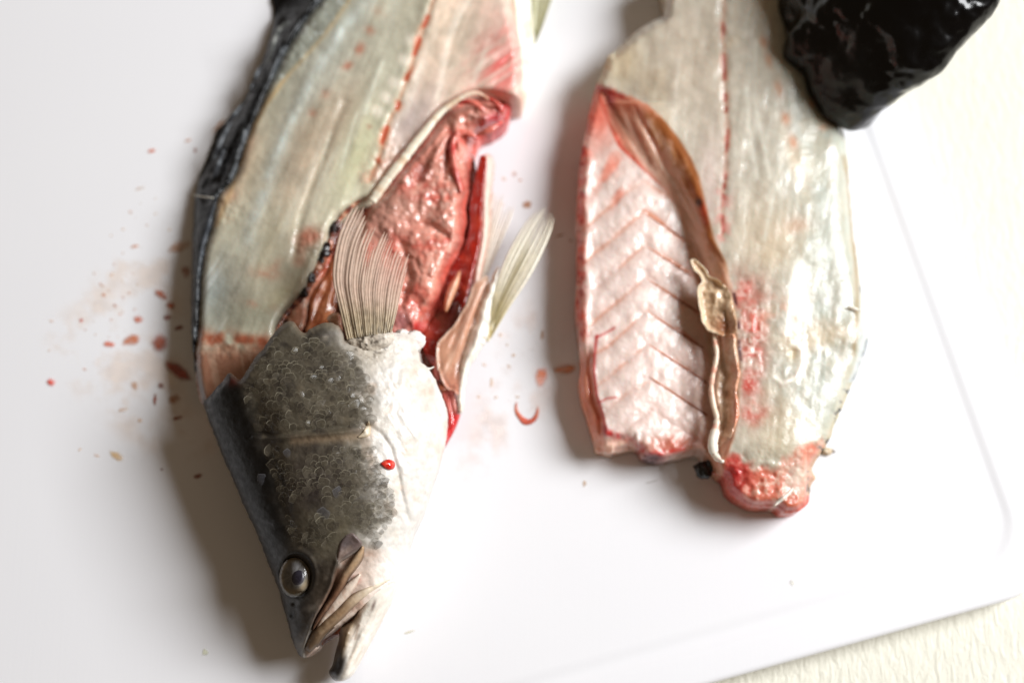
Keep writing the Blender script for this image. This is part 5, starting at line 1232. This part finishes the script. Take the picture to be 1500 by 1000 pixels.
# ================================================================== blood on the board
def drop(px, py, rx, ry, ang, colr, a=0.9, h=0.35, label=None, group=None, seed=0, name="blood_drop", mat=None, z0=0.05, edge=0.35, lob=0.16):
    n = 36; ph = np.arange(n) / n * 2 * np.pi
    k = 1 + lob * fbm(np.cos(ph) * 1.3 + seed * 2.7, np.sin(ph) * 1.3 - seed, 1.0, 3, seed)
    ca, sa = math.cos(math.radians(ang)), math.sin(math.radians(ang))
    lx, ly = rx * k * np.cos(ph), ry * k * np.sin(ph)
    P = np.stack([px + lx * ca - ly * sa, py + lx * sa + ly * ca], 1)
    r = min(rx, ry)
    def cf(x, y, d, z):
        c = flat(x, colr); c = mix(c, np.asarray(colr) * 0.86, np.exp(-((d - 0.18 * r) / (0.16 * r + 0.4)) ** 2) * 0.7); c = mix(c, np.clip(np.asarray(colr, float) * 1.15 + 12, 0, 255), ss(0, 0.7, fbm(x, y, r * 0.9 + 1, 3, seed + 5)) * 0.4)
        return np.column_stack([c, np.clip(a * ss(0, edge * r + 0.3, d) * (0.85 + 0.3 * fbm(x, y, r + 1, 3, seed + 9)), 0, 1)])
    o = sheet(name, P, lambda x, y, d: z0 + h * np.sqrt(np.clip(d / (0.5 * r + 0.1), 0, 1)), cf, mat or M_blood, None, sp=max(0.5, min(1.6, r / 5)), skirt=0.02, R=30, closed_spline=True, step=2)
    if not label:
        tone = "pale tan" if colr[0] > 222 else ("orange" if colr[0] > 190 else "brown")
        place = "between the fish and the fillet" if 640 < px < 870 else ("by the board's bare corner" if px > 900 else ("in the shadow along the fish back" if px > 215 else "on the bright board away from the fish back"))
        label = "tiny %s blood speck %s" % (tone, place); group = "tiny %s specks %s" % (tone, place)
    tag(o, label, "blood spot", group)
    return o
RED = (200, 44, 26); BR = (150, 66, 32); OR = (220, 150, 108); PALE = (236, 198, 168)
big = [
    (75, 559, 8, 6, 20, (206, 40, 20), .97, .5, "bright red blood drop lying alone far from the fish back"),
    (262, 544, 23, 12, 32, (140, 34, 16), .95, .5, "long dark red blood pool touching the fish back"),
    (232, 502, 16, 17, 30, (150, 46, 20), .9, .4, "round dark blood pool with a lighter centre beside the fish back"),
    (193, 498, 16, 9, -25, (186, 84, 44), .8, .2, "smeared orange blood patch joining two drops beside the fish back"),
    (160, 504, 10, 6, 3, (198, 70, 36), .9, .3, "small oval orange blood drop at the end of a smear"),
    (202, 467, 9, 7, 0, (192, 72, 36), .9, .3, "squarish orange blood drop lying apart beside the orange smear"),
    (235, 431, 13, 8, 25, (160, 60, 30), .85, .3, "brown red blood drop in the fish's shadow, larger of two close drops"),
    (250, 447, 9, 6, 10, (156, 58, 30), .85, .3, "brown red blood drop in the fish's shadow, smaller of two close drops"),
    (272, 397, 8, 11, 0, (150, 64, 34), .75, .2, "brown blood smear touching the fish back skin"),
    (262, 362, 20, 9, -28, (176, 104, 62), .6, .15, "long pale brown blood smear beside the fish back skin"),
    (170, 667, 13, 7, 35, (204, 150, 100), .8, .2, "tan oval blood stain on the board beside the fish head"),
    (255, 585, 11, 8, -20, (150, 78, 40), .7, .2, "blurred brown blood stain in the shadow of the head"),
    (197, 565, 7, 9, -20, (178, 108, 64), .65, .15, "pale brown blood stain between the orange smear and the tan oval stain"),
    (222, 221, 6.5, 3, -10, (206, 74, 36), .9, .25, "small orange blood drop near the black back fin"),
    (320, 184, 15, 4, -45, (170, 100, 54), .65, .15, "thin tan smear touching the black back fin"),
    (792, 552, 12, 17, 10, (222, 110, 84), .8, .3, "pink watery blood drop between fish and fillet, beside a flat brown one"),
    (827, 541, 18, 10, 0, (196, 110, 74), .75, .3, "flat brown pink blood drop beside the fillet's rib edge"),
]
for i, b in enumerate(big):
    q = np.clip(np.array(b[5], float) * 1.12 + np.array([10, 26, 14]), 0, 255)
    drop(*b[:5], tuple(q), b[6] * 0.92, b[7], label=b[8], seed=i + 1, lob=0.18, edge=0.7)
# ring shaped drop: pale middle with a red rim on its lower side
def ring():
    pts = [(757, 585), (756, 600), (763, 612), (772, 618), (782, 614), (787, 604), (788, 592)]
    o = tube("blood_drop", pts, [1.2, 2.6, 4.0, 4.2, 3.6, 2.4, 1.0], lambda x, y, t: 0.15 + 0 * x, lambda x, y, t: np.column_stack([mix(flat(x, (230, 130, 96)), (216, 92, 62), ss(0.2, 0.5, t) * (1 - ss(0.6, 0.9, t))), 0.8 * ss(0, 0.2, t) * (1 - ss(0.8, 1, t))]), M_stain, None, sides=8, flatten=0.3, wob=0.2)
    tag(o, "u shaped pink blood ring on the board between fish and fillet", "blood spot")
ring()
small = [(286, 220, 3, 4, BR), (275, 206, 6, 2.5, OR), (119, 469, 3, 3.2, RED), (152, 432, 4, 3.5, OR), (197, 361, 7, 3, OR), (180, 600, 8, 4, PALE), (205, 616, 4, 4, PALE), (237, 687, 3, 2, BR), (227, 585, 3, 9, BR), (290, 697, 7, 4, BR), (169, 448, 3, 3, OR), (176, 460, 3, 2, OR), (167, 446, 2, 2, OR), (140, 490, 2, 2, PALE), (125, 483, 2, 2, OR), (147, 416, 2.5, 2.5, OR),
         (138, 400, 2, 3, PALE), (191, 310, 3, 1.8, OR), (215, 330, 2.5, 2, PALE), (205, 276, 8, 2, PALE), (228, 313, 3, 2, PALE), (163, 345, 2, 2, PALE), (245, 465, 6, 5, BR), (262, 480, 7, 4, BR), (235, 565, 5, 5, BR), (260, 612, 8, 3, BR), (75, 470, 4, 2, PALE), (72, 513, 3, 1.6, PALE), (142, 667, 5, 2.5, PALE), (117, 658, 4, 2, PALE),
         (733, 490, 4, 4, PALE), (743, 505, 3, 3, PALE), (752, 520, 4, 3, PALE), (745, 536, 4, 2.5, PALE), (720, 560, 3, 8, PALE), (726, 582, 3.5, 3, PALE), (701, 581, 3, 3, PALE), (709, 534, 4, 2.5, PALE), (754, 255, 4, 4, OR), (762, 264, 4, 2, OR), (738, 262, 4, 3, PALE), (735, 300, 6, 1.6, PALE), (772, 300, 8, 6, (190, 130, 84)), (820, 345, 7, 2, (186, 130, 90)), (836, 352, 3, 2, (186, 120, 80)), (794, 490, 2.5, 8, (206, 160, 120)),
         (856, 708, 3.5, 6, (214, 180, 146)), (758, 581, 4, 2, PALE), (600, 925, 9, 2.5, (232, 226, 196)), (300, 955, 5, 6, (224, 226, 188)), (1160, 853, 4, 5, (228, 226, 212)), (955, 705, 12, 1.2, (222, 214, 206))]
for i, (px, py, rx, ry, cl) in enumerate(small):
    pale = cl == PALE or cl[0] > 210
    drop(px, py, rx, ry, rng.uniform(-40, 40) if max(rx, ry) < 6 else -15 if rx > ry else 5, cl, 0.5 if pale else 0.75, 0.12, seed=60 + i, mat=M_stain)
# extra dust of specks along the splash arc
for i in range(34):
    t = rng.uniform(0, 1); px = 215 - 90 * t + rng.normal(0, 18); py = 300 + 220 * t + rng.normal(0, 26)
    r = rng.uniform(0.9, 2.2)
    drop(px, py, r * rng.uniform(1, 1.8), r, rng.uniform(-60, 60), OR if rng.random() < 0.5 else PALE, rng.uniform(0.35, 0.7), 0.08, seed=140 + i, mat=M_stain)
# faint diluted wash on the board
def wash(poly, colr, a, seed, label):
    def cf(x, y, d, z):
        n = fbm(x, y, 45, 4, seed); n2 = fbm(x, y, 14, 3, seed + 1)
        return np.column_stack([flat(x, colr), np.clip(a * ss(0, 40, d) * ss(-0.35, 0.6, n + 0.3 * n2), 0, 1)])
    o = sheet("blood_wash", poly, lambda x, y, d: 0.03 + 0.01 * ss(0, 3, d), cf, M_stain, None, sp=4.0, R=60, skirt=0.015)
    tag(o, label, "blood stain")
wash([(280, 330), (230, 330), (160, 360), (110, 420), (60, 480), (60, 560), (120, 600), (180, 660), (260, 690), (330, 660), (300, 600), (285, 520)], (240, 206, 172), 0.2, 301, "faint tan blood wash on the board along the fish back")
wash([(660, 640), (690, 560), (730, 470), (790, 420), (830, 460), (830, 560), (790, 640), (720, 700), (660, 720), (630, 700)], (246, 222, 208), 0.30, 305, "faint pink blood wash on the board between throat and fillet")

# loose bits
o = sheet("blood_clot", [(557, 679), (562, 674), (570, 672), (577, 675), (579, 681), (576, 687), (568, 688), (562, 684)], lambda x, y, d: surf(x, y, 0.25) + 1.3 * np.sqrt(np.clip(d / 6, 0, 1)),
          lambda x, y, d, z: mix(mix(flat(x, (214, 40, 28)), (236, 110, 84), ss(0.1, 0.7, fbm(x, y, 6, 3, 311)) * 0.6), (176, 20, 18), np.exp(-(d / 1.6) ** 2) * 0.6), M_gut, None, sp=1.0, bot=lambda x, y, d, z: surf(x, y, -0.2))
tag(o, "small bright red blood clot stuck on the white cheek of the fish", "blood clot")
o = blobmesh("skin_scrap", 1213, 661, 1.0, 2.3, 1.4, 1.0, lambda V: mix(flat(V[:, 0], (226, 206, 176)), (60, 44, 30), (V[:, 0] > U(1218, 661, 1)[0]) * 0.8), M_bone, None, 0.4, seed=51)
tag(o, "tiny cream skin scrap with dark tip beside the fillet's lower edge", "skin scrap")
